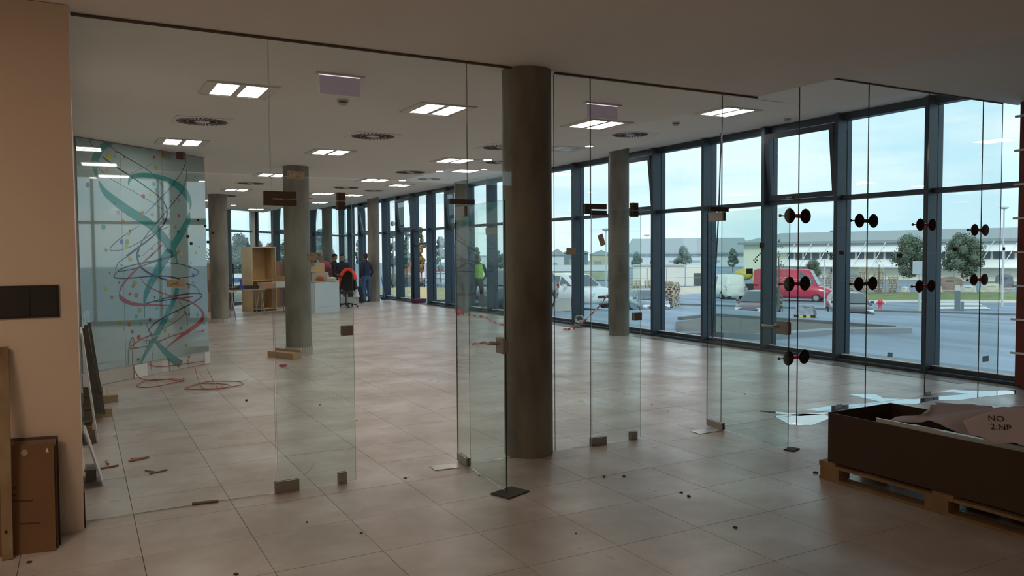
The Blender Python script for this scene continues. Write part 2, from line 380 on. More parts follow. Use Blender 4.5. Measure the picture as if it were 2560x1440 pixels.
# ================================================================== GLASS PARTITION
gpt_ = emp('glass_partition', (3, YG, 0), 0, 'frameless glass partition of tall clear panes between entrance and hall', 'glass wall')
def gpanel(x0, x1, z0, z1, label, name='glass_panel', m_=None, y=YG, group=None):
    b = MB(); b.box(x0 + .002, x1 - .002, y - .005, y + .005, z0, z1)
    b.mi = [1, 1, 0, 1, 0, 1]
    return b.build('pane', [m_ or G_PART, M_GEDGE], gpt_)
def gx(px, py=700): return ony(px, py, YG)[0]
DH = 2.06
gpanel(0.0, 1.185, .004, Z1 - .015, 'clear full-height glass pane between the beige wall and the left doorway')
gpanel(1.187, 2.70, DH + .006, Z1 - .015, 'clear glass pane above the left double doorway')
gpanel(2.702, 3.12, .004, Z1 - .015, 'narrow full-height glass pane left of the nearest concrete column')
gpanel(3.50, 3.87, .004, Z1 - .015, 'narrow full-height glass pane right of the nearest concrete column')
gpanel(3.872, 5.38, DH + .006, Z1 - .015, 'clear glass pane above the right double doorway')
gpanel(5.382, 5.82, .004, Z1 - .022, 'full-height glass pane right of the right doorway under the lower ceiling') if False else None
gpanel(5.382, 6.425, .004, Z1 - .024, 'full-height glass pane between right doorway and the first suction clamps')
gpanel(6.427, 7.49, .004, Z2 - .012, 'full-height glass pane between first and second joints with suction clamps')
gpanel(7.492, 8.53, .004, Z2 - .012, 'full-height glass pane between second and third joints with suction clamps')
gpanel(8.532, 9.58, .004, Z2 - .012, 'full-height glass pane between third and fourth joints with suction clamps')
gpanel(9.582, 9.99, .004, Z2 - .012, 'narrow last glass pane against the dark red wall')
gpanel(5.84, 6.425, Z1 - .02, Z2 - .012, 'small glass infill above the ceiling step near the right doorway')
# ---- door leaves
def patch(parent, name, x0, y0, x1, y1, label=None, th=.028):     # metal plates clamped on both faces of the pane
    a = ony(x0, y0, YG - .02); b_ = ony(x1, y1, YG - .02); g = MB()
    for s_ in (-1, 1):
        g.box(a[0], b_[0], YG + s_ * .006 - (.014 if s_ < 0 else 0), YG + s_ * .006 + (.014 if s_ > 0 else 0), b_[2], a[2])
    g.box(a[0] + .01, b_[0] - .01, YG - .006, YG + .006, b_[2] + .01, a[2] - .01)
    return g.build(name, M_STEEL_SHADED if name.startswith('top') else M_STEEL, parent)
def leaf_closed(x0, x1, label):
    t = emp('glass_door', (x0, YG, 0), 0, label, 'door')
    b = MB().box(x0 + .004, x1, YG - .005, YG + .005, .012, DH - .004); b.mi = [1, 1, 0, 1, 0, 1]
    b.build('door_leaf', [G_DOOR, M_GEDGE2], t); return t
xa = gx(882)
d1 = leaf_closed(1.189, xa, 'closed narrow glass door leaf of the left doorway with square lock')
patch(d1, 'bottom_hinge', 689, 1206, 749, 1232); patch(d1, 'floor_bolt', 847, 1182, 868, 1208); patch(d1, 'lock_box', 855, 815, 883, 838)
patch(d1, 'top_hinge', 682, 498, 742, 515); patch(d1, 'top_keeper', 843, 503, 864, 525)
xb = gx(1602)
d2 = leaf_closed(3.876, xb, 'closed narrow glass door leaf of the right doorway with square lock')
patch(d2, 'bottom_hinge', 1480, 1096, 1517, 1114); patch(d2, 'floor_bolt', 1578, 1080, 1594, 1100); patch(d2, 'lock_box', 1586, 782, 1605, 800)
patch(d2, 'top_hinge', 1481, 526, 1517, 538); patch(d2, 'top_keeper', 1581, 527, 1596, 542)
for nm, r_, lb in (('patch_fitting', (659, 477, 741, 497), 'shade-darkened metal patch fitting at the top of the left doorway, left corner'), ('patch_fitting', (843, 481, 864, 502), 'small metal keeper plate on the overpanel of the left doorway'),
               ('patch_fitting', (1125, 497, 1187, 511), 'shade-toned metal patch fitting over the open left door'), ('patch_fitting', (1463, 509, 1517, 523), 'shade-darkened metal patch fitting at the top of the right doorway, left corner'),
               ('patch_fitting', (1581, 507, 1596, 525), 'small metal keeper plate on the overpanel of the right doorway'), ('patch_fitting', (1775, 517, 1822, 529), 'shiny metal patch fitting over the open right door')):
    x0, y0, x1, y1 = r_; a = ony(x0, y0, YG - .02); b_ = ony(x1, y1, YG - .02)
    t = emp(nm, ((a[0] + b_[0]) / 2, YG, b_[2]), 0, lb, 'door fitting')
    for s_ in (-1, 1):
        ya = YG + (.0055 if s_ > 0 else -.0195)
        g = MB().box(a[0], b_[0], ya, ya + .014, b_[2], a[2])
        if x0 in (659, 1463): g.box(a[0], a[0] + (b_[0] - a[0]) * .27, ya, ya + .014, b_[2] - (a[2] - b_[2]), b_[2])
        g.build('plate', M_STEEL_SHADED, t)
def leaf_open(px0, py0, px1, py1, label, hx, hy, side):
    A = Vector(onz(px0, py0)); B = Vector(onz(px1, py1)); d = B - A; Ln = d.length; rz = math.atan2(d.y, d.x)
    A.x += min(hx, 0)
    t = emp('glass_door', A, rz, label, 'door')
    b = MB().box(0, Ln, -.005, .005, .012, DH - .01); b.mi = [1, 1, 0, 1, 0, 1]
    lf = lpart('door_leaf', b, [G_DOOR, M_GEDGE], t)
    for nm, x0, x1, z0, z1 in (('bottom_hinge', .03, .24, .01, .07), ('top_hinge', .03, .24, DH - .09, DH - .01)):
        g = MB().box(x0, x1, -.019, -.005, z0, z1).box(x0, x1, .005, .019, z0, z1); lpart(nm, g, M_STEEL, t)
    g = MB().box(Ln - .13, Ln - .005, -.02, -.005, .98, 1.09).box(Ln - .13, Ln - .005, .005, .02, .98, 1.09).box(Ln - .004, Ln + .006, -.018, .018, .985, 1.085)
    lk = lpart('lock_box', g, M_STEEL, t)
    for s_ in (-1, 1):
        hd = MB().tube([(Ln - .1, s_ * .02, 1.045), (Ln - .1, s_ * .065, 1.045), (Ln - .12, s_ * .072, 1.045), (Ln - .24, s_ * .072, 1.045)], .011, 8)
        h_ = lpart('handle', hd, M_STEEL, lk)
    return t
leaf_open(1145, 1150, 1267, 1233, 'open frameless glass door standing beside the nearest concrete column', 1, 1, 1)
leaf_open(1776, 1063, 1979, 1125, 'open frameless glass door of the right doorway, in front of the red van view', -.045, 1, 1)
# ---- floor pads and plates under the doors
def pad(px, py, w_, d_, rz, n_, label):
    c = onz(px, py); t = emp('door_wedge', (c[0], c[1], 0), rz, label, 'door wedge')
    z_ = .002
    for i in range(n_):
        lpart('rubber_mat', MB().cb((random.uniform(-.01, .01), random.uniform(-.01, .01), z_ + .004), (w_ * (1 - .25 * i), d_ * (1 - .2 * i), .007), 0, i * .5), mat('grey_rubber', (.045, .045, .04), .8), t); z_ += .008
pad(1275, 1233, .22, .17, .35, 1, 'dark rubber pad under the free end of the open left glass door')
pad(1981, 1124, .12, .09, .3, 1, 'dark rubber pad under the free end of the open right glass door')
def ground_plate(pts, label):
    q = [onz(*p) for p in pts]; tag(MB().prism([(a[0], a[1]) for a in q], .001, .006).build('floor_plate', mat('pale_plate', (.55, .55, .55), .25, .3)), label, 'plate')
ground_plate([(1073, 1166), (1088, 1177), (1148, 1170), (1147, 1160)], 'pale metal strip on the floor beside the open left glass door')
ground_plate([(1727, 1079), (1750, 1086), (1808, 1077), (1778, 1070)], 'shiny metal strip on the floor beside the open right glass door')
# ---- suction clamps across the glass joints (cups on the hall side)
cups = MB()
cp = emp('suction_clamp', (0, YG, 0), 0, 'x', 'suction clamp')
RX = Matrix.Rotation(-PI / 2, 3, 'X')
for s_ in (-1, 1):
    lpart('rubber_cup', MB().lathe([(.074, .0), (.076, .004), (.070, .012), (.04, .020), (.03, .024)], (s_ * .115, .006, 0), 24, 0, RX), M_RUB, cp)
    lpart('cup_cap', MB().lathe([(.058, .0), (.062, .008), (.050, .014)], (s_ * .115, .018, 0), 20, 0, RX), M_RED, cp)
lpart('handle_bar', MB().tube([(-.10, .03, 0), (-.03, .03, 0), (.03, .03, 0), (.10, .03, 0)], [.026, .020, .020, .026], 10), M_RED, cp)
lpart('pump_knob', MB().tube([(-.16, .028, 0), (-.225, .028, 0)], .007, 8).ball((-.232, .028, 0), .016), M_RUB, cp)
CL = [(1995, 540, 'red', 'red handled suction clamp, top one on the first joint right of the door'), (1994, 709, 'red', 'red handled suction clamp, middle one on the first joint right of the door'),
      (1992, 893, 'red', 'red handled suction clamp, lowest of all, near the floor'), (2164, 552, 'black', 'all-black suction clamp, upper one on the second joint'), (2162, 709, 'black', 'all-black suction clamp, lower one on the second joint'),
      (2316, 562, 'red', 'red handled suction clamp, upper one in front of the thick right mullion'), (2311, 715, 'red', 'red handled suction clamp, lower one in front of the thick right mullion'),
      (2448, 575, 'red', 'red handled suction clamp, upper one nearest the red wall'), (2444, 699, 'red', 'red handled suction clamp, lower one nearest the red wall')]
bar_black = None
JX = {0: 6.426, 1: 7.491, 2: 8.531, 3: 9.581}
for i, (px, py, cc, lb) in enumerate(CL):
    p = ony(px, py, YG + .02); j = 0 if i < 3 else 1 if i < 5 else 2 if i < 7 else 3
    o = cp if i == 0 else dup(cp, (0, 0, 0)); o['label'] = lb; o.matrix_basis = Matrix.Translation((JX[j], YG, p[2])) @ Matrix.Scale(1.0 if i < 5 else .95, 4); o['group'] = 'suction clamps across the glass joints'
    if cc == 'black':
        for ch in o.children:
            if ch.name.startswith(('handle_bar', 'cup_cap')): ch.data = ch.data.copy(); ch.data.materials[0] = M_RUB
# ---- paper labels on the glass
def label_on_glass(px, py, w_, h_, rot, lb, marks=0, dark=False, z_=0):
    p = ony(px, py, YG - .0075); t = emp('paper_label', p, 0, lb, 'label')
    R = Matrix.Translation(p) @ Matrix.Rotation(rot, 4, 'Y')
    MB().box(-w_ / 2, w_ / 2, -.0005, .0015, -h_ / 2, h_ / 2, 0, R).build('paper', M_PAPER if not dark else (MATS.get('pale_label') or thin('pale_label', (.60, .68, .72), .6)) if dark == 2 else (MATS.get('kraft_label') or thin('kraft_label', (.22, .19, .12), .35)), t)
    if marks:
        g = MB(); rr = random.Random(int(px))
        for i in range(marks):
            cx = rr.uniform(-.38, .3) * w_; cz = rr.uniform(-.36, .36) * h_; lw_ = rr.uniform(.05, .16) * w_
            g.box(cx, cx + lw_, -.0012, -.0006, cz, cz + h_ * .05, 0, R)
        g.box(-w_ * .46, -w_ * .45, -.0012, -.0006, -h_ * .3, h_ * .3, 0, R)
        g.build('print', M_INK, t)
for a in [(740, 438, .118, .055, .03, 'white printed paper label high on the glass in front of the second column', 10), (786, 641, .108, .055, -.02, 'white printed paper label on the glass beside the second column', 10),
          (440, 708, .112, .05, -.02, 'white printed paper label on the glass over the mural', 8), (1228, 578, .10, .055, -.05, 'curled pale paper label on the open left glass door', 0),
          (1428, 628, .095, .055, .06, 'blank paper label on the narrow pane right of the nearest column', 0), (1504, 600, .055, .10, -.35, 'tilted printed paper label on the glass beside the right doorway', 3),
          (1874, 678, .085, .05, .0, 'dark paper label on the glass in front of the yellow tank', 0, True), (1905, 614, .065, .055, .05, 'smudged paper label on the glass over the wide window frame', 0, True),
          (2103, 632, .075, .04, .0, 'brown paper label on the glass over the second mullion from the right', 0, True), (2249, 639, .092, .045, .0, 'dark paper label on the glass left of the thick right mullion', 0, True),
          (2387, 623, .08, .045, .0, 'dark paper label on the glass in front of the big round tree', 0, True), (2510, 622, .05, .04, .0, 'small dark paper label on the glass over the tall lamp post', 0, True),
          (2225, 887, .09, .05, .1, 'crumpled grey paper label low on the pane, third from right', 0, 2), (2464, 897, .13, .07, .0, 'grey paper label low on the pane next to the red wall', 0, 2),
          (2098, 1018, .10, .06, .03, 'paper label at the foot of the glass above the crate corner', 0, 2), (2320, 986, .11, .06, .0, 'paper label at the foot of the glass at the third joint', 0, 2), (2464, 988, .09, .04, .0, 'paper label at the foot of the glass near the red wall', 0, True)]:
    label_on_glass(*a[:5], a[5], *(a[6:]))
def dots(pts, sz, lb):
    q = [ony(x, y, YG - .0065) for x, y in pts]; t = emp('marker_squares', q[0], 0, lb, 'sticker')
    for p in q: MB().box(p[0] - sz / 2, p[0] + sz / 2, p[1] - .0005, p[1] + .001, p[2] - sz / 2, p[2] + sz / 2).build('square', M_INK, t)
dots([(495, 550), (513, 565), (469.5, 591), (478, 609), (520, 605), (532, 582)], .017, 'loose scatter of black squares stuck on the glass at the mural edge')
dots([(1900, 633.6), (1896.5, 638), (1892.7, 642.3), (1889, 647), (1884.7, 651), (1892.3, 651), (1888.3, 655.5)], .016, 'slanting row of black squares on glass left of the wide window frame')
dots([(2069, 629), (2072, 633.6), (2075.6, 637.4), (2082, 637.8), (2078.7, 642.3), (2075.4, 647.4), (2082.6, 646.3)], .016, 'slanting row of black squares on glass above the red van')
dots([(2230, 637.7), (2233, 642.4), (2236.8, 646.4)], .014, 'short row of three black squares beside a dark label')
dots([(616, 1001)], .014, 'single black square on the glass in front of the bare floor')
# ================================================================== MURAL
def onm(px, py, off=.0):
    v = ray(px, py); p0 = MA + mn * off; den = v[0] * mn.x + v[1] * mn.y; t = (p0.x * mn.x + p0.y * mn.y) / den
    return Vector((v[0] * t, v[1] * t, v[2] * t + H))
mur = emp('mural_panel', (MA + mn * .02), 0, 'pale blue glossy glass panel printed with turquoise ribbons and coloured spots', 'mural')
M_MUR = mat('mural_blue', (.215, .31, .315), .04, 0, .04, 1.2, coat=1.0, spec=.5)
M_MUR.node_tree.nodes['Principled BSDF'].inputs['Coat IOR'].default_value = 2.15
def mbox(b, s0, s1, z0, z1, o0, o1, mi=0):
    q = []
    for z_ in (z0, z1):
        for s_, o_ in ((s0, o0), (s1, o0), (s1, o1), (s0, o1)):
            p = MA + md * s_ + mn * o_; q.append((p.x, p.y, z_))
    b.add(q, [(3, 2, 1, 0), (4, 5, 6, 7), (0, 1, 5, 4), (1, 2, 6, 5), (2, 3, 7, 6), (3, 0, 4, 7)], mi)
ML = (MBv - MA).length
for i, (s0, s1) in enumerate(((.02, ML * .30), (ML * .30 + .004, ML * .62), (ML * .62 + .004, ML - .01))):
    b = MB(); mbox(b, s0, s1, .20, Z1 - .012, .012, .022); b.build('glass_sheet', M_MUR, mur)
TS = [(.02, .45), (.455, .86), (1.12, 1.4), (1.55, 1.93), (1.935, 2.28)]
for s0, s1 in TS:
    b = MB(); mbox(b, s0, s1, .005, .17, .002, .014); b.build('skirting_tile', mat('skirting_tile', (.5, .46, .42), .5), mur)
for s0, s1 in ((.87, 1.10), (2.285, ML)):
    b = MB(); mbox(b, s0, s1, .005, .18, .002, .03); b.build('block', M_WPL, mur)
def cat(pts, n=7):
    P = [pts[0]] + list(pts) + [pts[-1]]; o = []
    for i in range(1, len(P) - 2):
        for k in range(n):
            t = k / n; o.append(tuple(.5 * ((2 * P[i][j]) + (-P[i-1][j] + P[i+1][j]) * t + (2 * P[i-1][j] - 5 * P[i][j] + 4 * P[i+1][j] - P[i+2][j]) * t * t + (-P[i-1][j] + 3 * P[i][j] - 3 * P[i+1][j] + P[i+2][j]) * t ** 3) for j in range(len(P[0]))))
    o.append(tuple(P[-1])); return o
LAY = [0]
def stroke(pts, mt, name, lab=None):      # pts: (px, py, width px) traced on the print, laid as thin ink on the panel
    LAY[0] += 1; off = .0225 + LAY[0] * .00004; C_ = cat(pts); g = MB(); vs = []
    for i, (x, y, w_) in enumerate(C_):
        a = C_[max(i - 1, 0)]; c = C_[min(i + 1, len(C_) - 1)]; dx, dy = c[0] - a[0], c[1] - a[1]; n = math.hypot(dx, dy) or 1
        nx, ny = -dy / n * w_ / 2, dx / n * w_ / 2; vs += [onm(x + nx, y + ny, off), onm(x - nx, y - ny, off)]
    g.add(vs, [(2 * i, 2 * i + 1, 2 * i + 3, 2 * i + 2) for i in range(len(C_) - 1)]); return g.build(name, mt, mur)
MT = mat('ink_turquoise', (.008, .17, .165), .06, coat=1, spec=.6); MN = mat('ink_navy', (.008, .012, .045), .06, coat=1, spec=.6); MR = mat('ink_crimson', (.25, .02, .025), .06, coat=1, spec=.6)
U = lambda x, y: (180 + x / 4.646, 330 + y / 4.646)
V_ = lambda x, y: (180 + x / 4.234, 620 + y / 4.234)
def s7(L_): return [(*U(x, y), w_) for x, y, w_ in L_]
def s8(L_): return [(*V_(x, y), w_) for x, y, w_ in L_]
for nm, L_ in (('ribbon', s7([(460, 118, 14), (350, 180, 17), (280, 290, 19), (265, 400, 15), (295, 535, 3)])),
               ('ribbon', s7([(310, 560, 2), (370, 680, 13), (500, 800, 20), (680, 930, 22), (850, 1030, 22), (1000, 1160, 20), (1110, 1290, 21), (1190, 1440, 20)])),
               ('ribbon', s7([(655, 615, 2), (680, 535, 10), (760, 505, 11), (900, 505, 11), (1080, 545, 12), (1240, 630, 17), (1330, 730, 16), (1375, 830, 7), (1370, 900, 2)])),
               ('ribbon', s7([(1365, 930, 3), (1345, 1030, 13), (1290, 1140, 17), (1210, 1270, 18), (1130, 1390, 20)]) + s8([(1040, 30, 22), (950, 160, 22), (880, 290, 18), (820, 400, 15), (780, 500, 11), (765, 600, 4), (770, 740, 1.5)])),
               ('ribbon', s8([(1080, 20, 10), (1105, 120, 4), (1125, 200, 1.5)])),
               ('ribbon', s8([(1115, 425, 10), (1080, 540, 11), (1000, 720, 13), (920, 870, 14), (850, 990, 13), (770, 1130, 8), (712, 1265, 1)])),
               ('ribbon', s8([(780, 790, 1), (830, 900, 5), (900, 1000, 10), (980, 1090, 14), (1080, 1180, 17), (1155, 1230, 18)]))):
    stroke(L_, MT, nm)
for L_ in (s7([(195, 75, 1), (230, 150, 1.5), (290, 215, 1)]), s7([(350, 100, 1), (560, 250, 1.6), (800, 390, 1.6), (940, 495, 1.2), (1060, 640, .7)]),
           s7([(350, 285, 2), (520, 410, 3.4), (700, 525, 3), (850, 630, 2.6), (1020, 760, 2), (1100, 890, 3.5), (1090, 1020, 4), (1010, 1140, 3.4), (880, 1260, 4.5), (700, 1390, 4), (630, 1440, 3)]),
           s7([(300, 410, 1.2), (430, 530, 1.2), (620, 640, .9), (900, 800, .9), (1150, 960, .8)]), s7([(1290, 240, 1.2), (1320, 330, 1.6), (1270, 470, 1.8), (1130, 660, 1.6), (960, 840, 1.6), (850, 950, 1.2)]),
           s7([(1330, 440, 1), (1325, 560, 1), (1260, 710, 1.8), (1130, 880, 2), (980, 1060, 2), (870, 1190, 2.2), (800, 1300, 2), (760, 1440, 3)]),
           s7([(1130, 1100, 1.6), (930, 1180, 1.8), (830, 1250, 1.8), (640, 1350, 1.6), (500, 1378, 1.6), (440, 1360, 1.8), (520, 1270, 1.8), (660, 1165, 1.6), (780, 1090, 1.2)]),
           s8([(690, 10, 3), (600, 80, 2.4), (490, 160, 2.2), (460, 240, 1.4)]), s8([(1070, 80, 6), (900, 130, 4.2), (700, 170, 3.4), (560, 205, 3), (470, 260, 2.2), (450, 310, 3), (560, 322, 3), (830, 300, 3), (1000, 300, 3), (1140, 325, 4)]),
           s8([(1060, 95, 3), (860, 150, 3), (640, 225, 2.4), (480, 252, 2)]), s8([(700, 10, 3), (690, 90, 4), (730, 200, 4.5), (850, 285, 5), (1010, 340, 4)]),
           s8([(1000, 150, 1.6), (1180, 180, 1.8), (1330, 240, 1.6), (1300, 295, 1.4), (1150, 312, 1.2)]), s8([(1210, 380, 3), (1300, 405, 2), (1355, 470, 1)]),
           s8([(780, 590, 3), (960, 540, 3.4), (1150, 495, 3), (1330, 480, 3), (1375, 510, 3), (1280, 580, 2.8), (1100, 670, 3), (940, 755, 3), (840, 830, 3), (800, 890, 1.5)]),
           s8([(880, 575, 2), (1040, 545, 3), (1280, 515, 1.6)]), s8([(615, 1068, 3), (700, 1055, 3), (800, 1035, 2)]), s8([(1135, 560, 1), (1190, 650, 1.6), (1220, 740, 1.2), (1220, 830, .8)]),
           s8([(865, 1040, .8), (850, 1150, .8), (840, 1290, .8)])):
    stroke(L_, MN, 'swirl_line')
for L_ in (s7([(1050, 1310, 3), (980, 1380, 3), (910, 1440, 3)]) + s8([(860, 60, 4), (740, 170, 4), (620, 290, 4), (530, 400, 3.6), (500, 480, 1.6)]),
           s8([(500, 490, 3), (540, 545, 10), (640, 590, 9), (760, 600, 6), (900, 603, 3.6), (1110, 612, .8)]),
           s8([(725, 320, 1), (780, 385, 1.8), (900, 455, 3), (1060, 510, 3.8), (1230, 560, 4), (1330, 620, 4), (1385, 690, 6), (1370, 770, 10), (1260, 860, 10), (1130, 950, 6), (990, 1065, 1.5)]),
           s8([(1195, 660, 2), (1180, 710, 1.8), (1080, 790, 2.2), (950, 860, 2.2)]), s8([(1200, 890, 3), (1050, 935, 3), (900, 1000, 3)]), s8([(860, 910, 2.4), (730, 970, 2.8), (620, 1050, 3), (660, 1068, 2), (810, 1030, 2)]),
           s8([(830, 1200, 1.6), (840, 1240, 2), (930, 1256, 2), (1100, 1240, 2.2), (1200, 1225, 2), (1420, 1195, 1.6)]), s7([(940, 365, .8), (820, 420, .9), (670, 490, .8)]), s7([(1140, 1130, .8), (1110, 1220, 1), (960, 1310, 1), (820, 1440, .8)])):
    stroke(L_, MR, 'swirl_line')
COL = dict(y=(.50, .52, .03), g=(.28, .42, .05), r=(.48, .03, .05), o=(.50, .19, .03), b=(.07, .10, .35), t=(.05, .42, .42), p=(.45, .30, .36), n=(.05, .07, .13), l=(.20, .24, .45), k=(.30, .22, .12))
DM = {k: mat('ink_' + k, tuple(c * .7 for c in v), .06, coat=1) for k, v in COL.items()}
def spot(px, py, r, c, name='spot'):
    LAY[0] += 1; ctr = onm(px, py, .0225 + LAY[0] * .00002); g = MB(); rr = r / 160.0; n = 12
    vs = [ctr + md * (rr * math.cos(2 * PI * i / n) * random.uniform(.9, 1.08)) + Vector((0, 0, rr * math.sin(2 * PI * i / n))) for i in range(n)]
    g.add(vs, [tuple(range(n))]); g.build(name, DM[c], mur)
for x, y, r, c in [(428, 278, 6.5, 'y'), (500, 283, 4, 't'), (515, 232, 3, 'r'), (408, 436, 4.5, 'o'), (1055, 262, 6, 'o'), (955, 293, 3.5, 'r'), (1058, 305, 3, 'g'), (972, 412, 5, 'g'), (183, 615, 5.5, 'l'), (830, 747, 5, 'r'), (950, 605, 5, 't'), (978, 675, 4.5, 't'),
                  (1320, 595, 3.6, 'l'), (538, 937, 4.5, 'p'), (590, 1037, 5, 'o'), (368, 1105, 6, 't'), (822, 945, 5.5, 'o'), (575, 1273, 5.5, 'b'), (643, 1275, 6, 'g'), (630, 1333, 5, 'y'), (660, 1185, 4.5, 'y'), (673, 1153, 4, 'b'), (396, 1372, 4, 'g'), (1233, 1160, 4.5, 'n'),
                  (1245, 790, 4, 'k'), (1200, 1107, 3.5, 'k'), (927, 1353, 4, 'g'), (1270, 1420, 4, 'y'), (1238, 1385, 3, 'k'), (1443, 1405, 4, 'y'), (1478, 1335, 3, 'k'), (713, 682, 2.4, 'l'), (497, 822, 3.4, 'b'), (1055, 790, 3, 'l'), (1150, 805, 2.6, 'k'), (912, 735, 3.5, 'y'), (1240, 975, 4, 'r'), (935, 960, 4.5, 'p'), (610, 292, 2.5, 'n'), (612, 530, 2, 'n'), (1430, 520, 2, 'n'), (1110, 895, 4, 'l'), (1258, 712, 3, 'b')]:
    spot(*U(x, y), r, c)
for x, y, r, c in [(618, 118, 6, 'y'), (360, 430, 5.5, 'y'), (423, 522, 4, 'k'), (362, 22, 3, 'g'), (668, 368, 6, 'g'), (645, 405, 4, 'o'), (683, 500, 5.5, 'o'), (615, 485, 3.5, 'r'), (715, 660, 6.5, 'g'), (680, 725, 5, 't'), (825, 760, 4.5, 'b'), (728, 803, 4.5, 't'), (507, 792, 4.5, 'g'), (605, 806, 5, 'o'), (640, 886, 4.2, 'b'), (708, 945, 5.5, 'r'), (555, 853, 2.6, 'g'),
                  (1285, 290, 5, 'b'), (918, 345, 4.5, 'g'), (940, 530, 4.5, 't'), (835, 385, 4, 'k'), (1240, 412, 4.5, 'k'), (1287, 365, 3.4, 't'), (965, 637, 3.4, 'o'), (903, 640, 3.6, 't'), (1240, 703, 3.6, 'b'), (1330, 703, 4.4, 't'), (1395, 793, 4.8, 't'), (990, 866, 5, 'g'), (1152, 849, 3, 'b'), (1385, 877, 2.6, 'r'), (1210, 1033, 5, 'g'), (1243, 1152, 3, 'l'), (1227, 1195, 3, 'o'), (1157, 68, 4, 'y'), (1128, 35, 3.4, 'o'), (1315, 50, 4, 'y'), (713, 85, 3, 'b'), (525, 180, 2.6, 'n'), (1245, 200, 4, 'n'), (1205, 205, 4, 't'), (1260, 155, 2.4, 'n'), (1052, 163, 2.6, 'r'), (975, 500, 4, 'y'), (876, 523, 2.6, 'n'), (1078, 1022, 2.2, 'g'), (1025, 916, 2.4, 'r'), (864, 972, 4, 'b'), (705, 1178, 2, 'n'), (806, 1236, 2, 'o'), (1130, 668, 4.5, 'k'), (1190, 655, 3, 'k'), (500, 368, 2.6, 'n'), (398, 262, 1.8, 'n')]:
    spot(*V_(x, y), r, c)
# alarm sounder above the mural
p = onm(434, 374, .03) + mn * .09; p.z = Z1 - .056; t = emp('alarm_sounder', p, math.atan2(md.y, md.x), 'small dark red alarm sounder under the ceiling above the mural', 'alarm')
lpart('body', MB().box(-.05, .05, -.07, 0, -.05, .05), mat('dark_red', (.10, .012, .012), .4), t); lpart('cap', MB().box(-.035, .035, -.08, -.07, -.05, .02), mat('dark_red', (.1, .012, .012), .4), t)
# tap and pipe stubs sticking out of the mural
p = onm(378, 842, .03); t = emp('water_tap', p, math.atan2(md.y, md.x), 'small metal tap with loose wire projecting from the mural', 'tap')
lpart('spout', MB().tube([(-.06, -.02, -.04), (0, -.05, 0), (.07, -.06, .01)], .008, 8), M_STEEL, t)
lpart('wire_coil', MB().tube([(-.1 + .03 * math.cos(a), -.03, -.06 + .03 * math.sin(a)) for a in [i * .6 for i in range(16)]], .003, 5), M_BLACK, t)
# ================================================================== CEILING FITTINGS
M_PANEL = mat('lit_diffuser', (.9, .88, .84), .5, emit=(1, .90, .80), es=LIGHT)
M_PANEL_OFF = mat('unlit_diffuser', (.62, .68, .70), .25)
M_FRAME = mat('light_frame', (.70, .67, .63), .6)
def make_light(lb, on=True):
    t = emp('ceiling_light', (0, 0, 0), 0, lb, 'ceiling light', 'square recessed lights of the hall ceiling')
    lpart('frame', MB().box(-.31, .31, -.31, -.285, -.014, -.001).box(-.31, .31, .285, .31, -.014, -.001).box(-.31, -.285, -.285, .285, -.014, -.001).box(.285, .31, -.285, .285, -.014, -.001), M_FRAME, t)
    lpart('reflector', MB().box(-.284, -.215, -.284, .284, -.010, -.001).box(-.03, .03, -.284, .284, -.010, -.001).box(.215, .284, -.284, .284, -.010, -.001).box(-.215, -.03, -.284, -.25, -.01, -.001).box(-.215, -.03, .25, .284, -.01, -.001).box(.03, .215, -.284, -.25, -.01, -.001).box(.03, .215, .25, .284, -.01, -.001), M_FRAME, t)
    for s_ in (-1, 1):
        lpart('diffuser', MB().cb((s_ * .1225, 0, -.005), (.184, .5, .006)), M_PANEL if on else M_PANEL_OFF, t)
    return t
lon = make_light('x'); lof = None; first = True
LT = [(1.32, 7.53, 1, 'square light nearest the left wall, first row'), (3.32, 7.60, 1, 'square light in the first row above the left doorway'), (5.36, 7.65, 1, 'square light right of the nearest column, behind the second exit panel'),
      (1.25, 11.30, 1, 'square light just above the mural'), (3.29, 11.46, 1, 'square light in the second row, middle'), (5.37, 11.63, 1, 'square light in the second row left of the nearest column'),
      (3.24, 15.2, 1, 'square light left of the second column top'), (5.33, 15.4, 1, 'square light in the third row before the small round lamp'), (3.24, 19.0, 1, 'dim square light left of the round vent, fourth row'), (5.34, 19.35, 1, 'square light in the fourth row right of the second column'),
      (3.3, 22.9, 1, 'sliver of square light at the far mural corner'), (5.3, 23.1, 1, 'square light in the fifth row right of the second column'), (5.16, 26.8, 1, 'farthest square light near the back glass corner')]
LT = [(x, y, Z1, on, l) for x, y, on, l in LT]
LT += [(7.36, 7.6, Z2, 1, 'large square light on the raised ceiling above the right doorway'), (7.43, 15.57, Z2, 1, 'square light on the raised ceiling next to a glass joint'), (7.44, 19.55, Z2, 1, 'square light on the raised ceiling, third row'),
       (7.42, 23.4, Z2, 1, 'square light on the raised ceiling, fourth row'), (7.4, 27.2, Z2, 1, 'square light on the raised ceiling, far row'), (7.42, 11.55, Z2, 0, 'unlit square light on the raised ceiling right of the nearest column')]
for i, y in enumerate((6.75, 10.15, 14.0, 17.75, 21.4, 25.0, 28.5)):
    LT.append((9.33, y, Z3, 0 if i < 1 else 1, ('unlit square light close to the windows at the far right', 'square light close to the windows above the third right bay', 'square light close to the windows right of the nearest column', 'square light close to the windows left of the nearest column, nearest',
               'square light close to the windows above the exit door', 'square light close to the windows before the column by the man', 'farthest square light close to the windows')[i]))
for x, y, z_, on, lb in LT:
    if on: o = lon if first else dup(lon, (0, 0, 0)); first = False
    else:
        if lof is None: lof = make_light('x', False); o = lof
        else: o = dup(lof, (0, 0, 0))
    o['label'] = lb; o.matrix_basis = Matrix.Translation((x, y, z_))
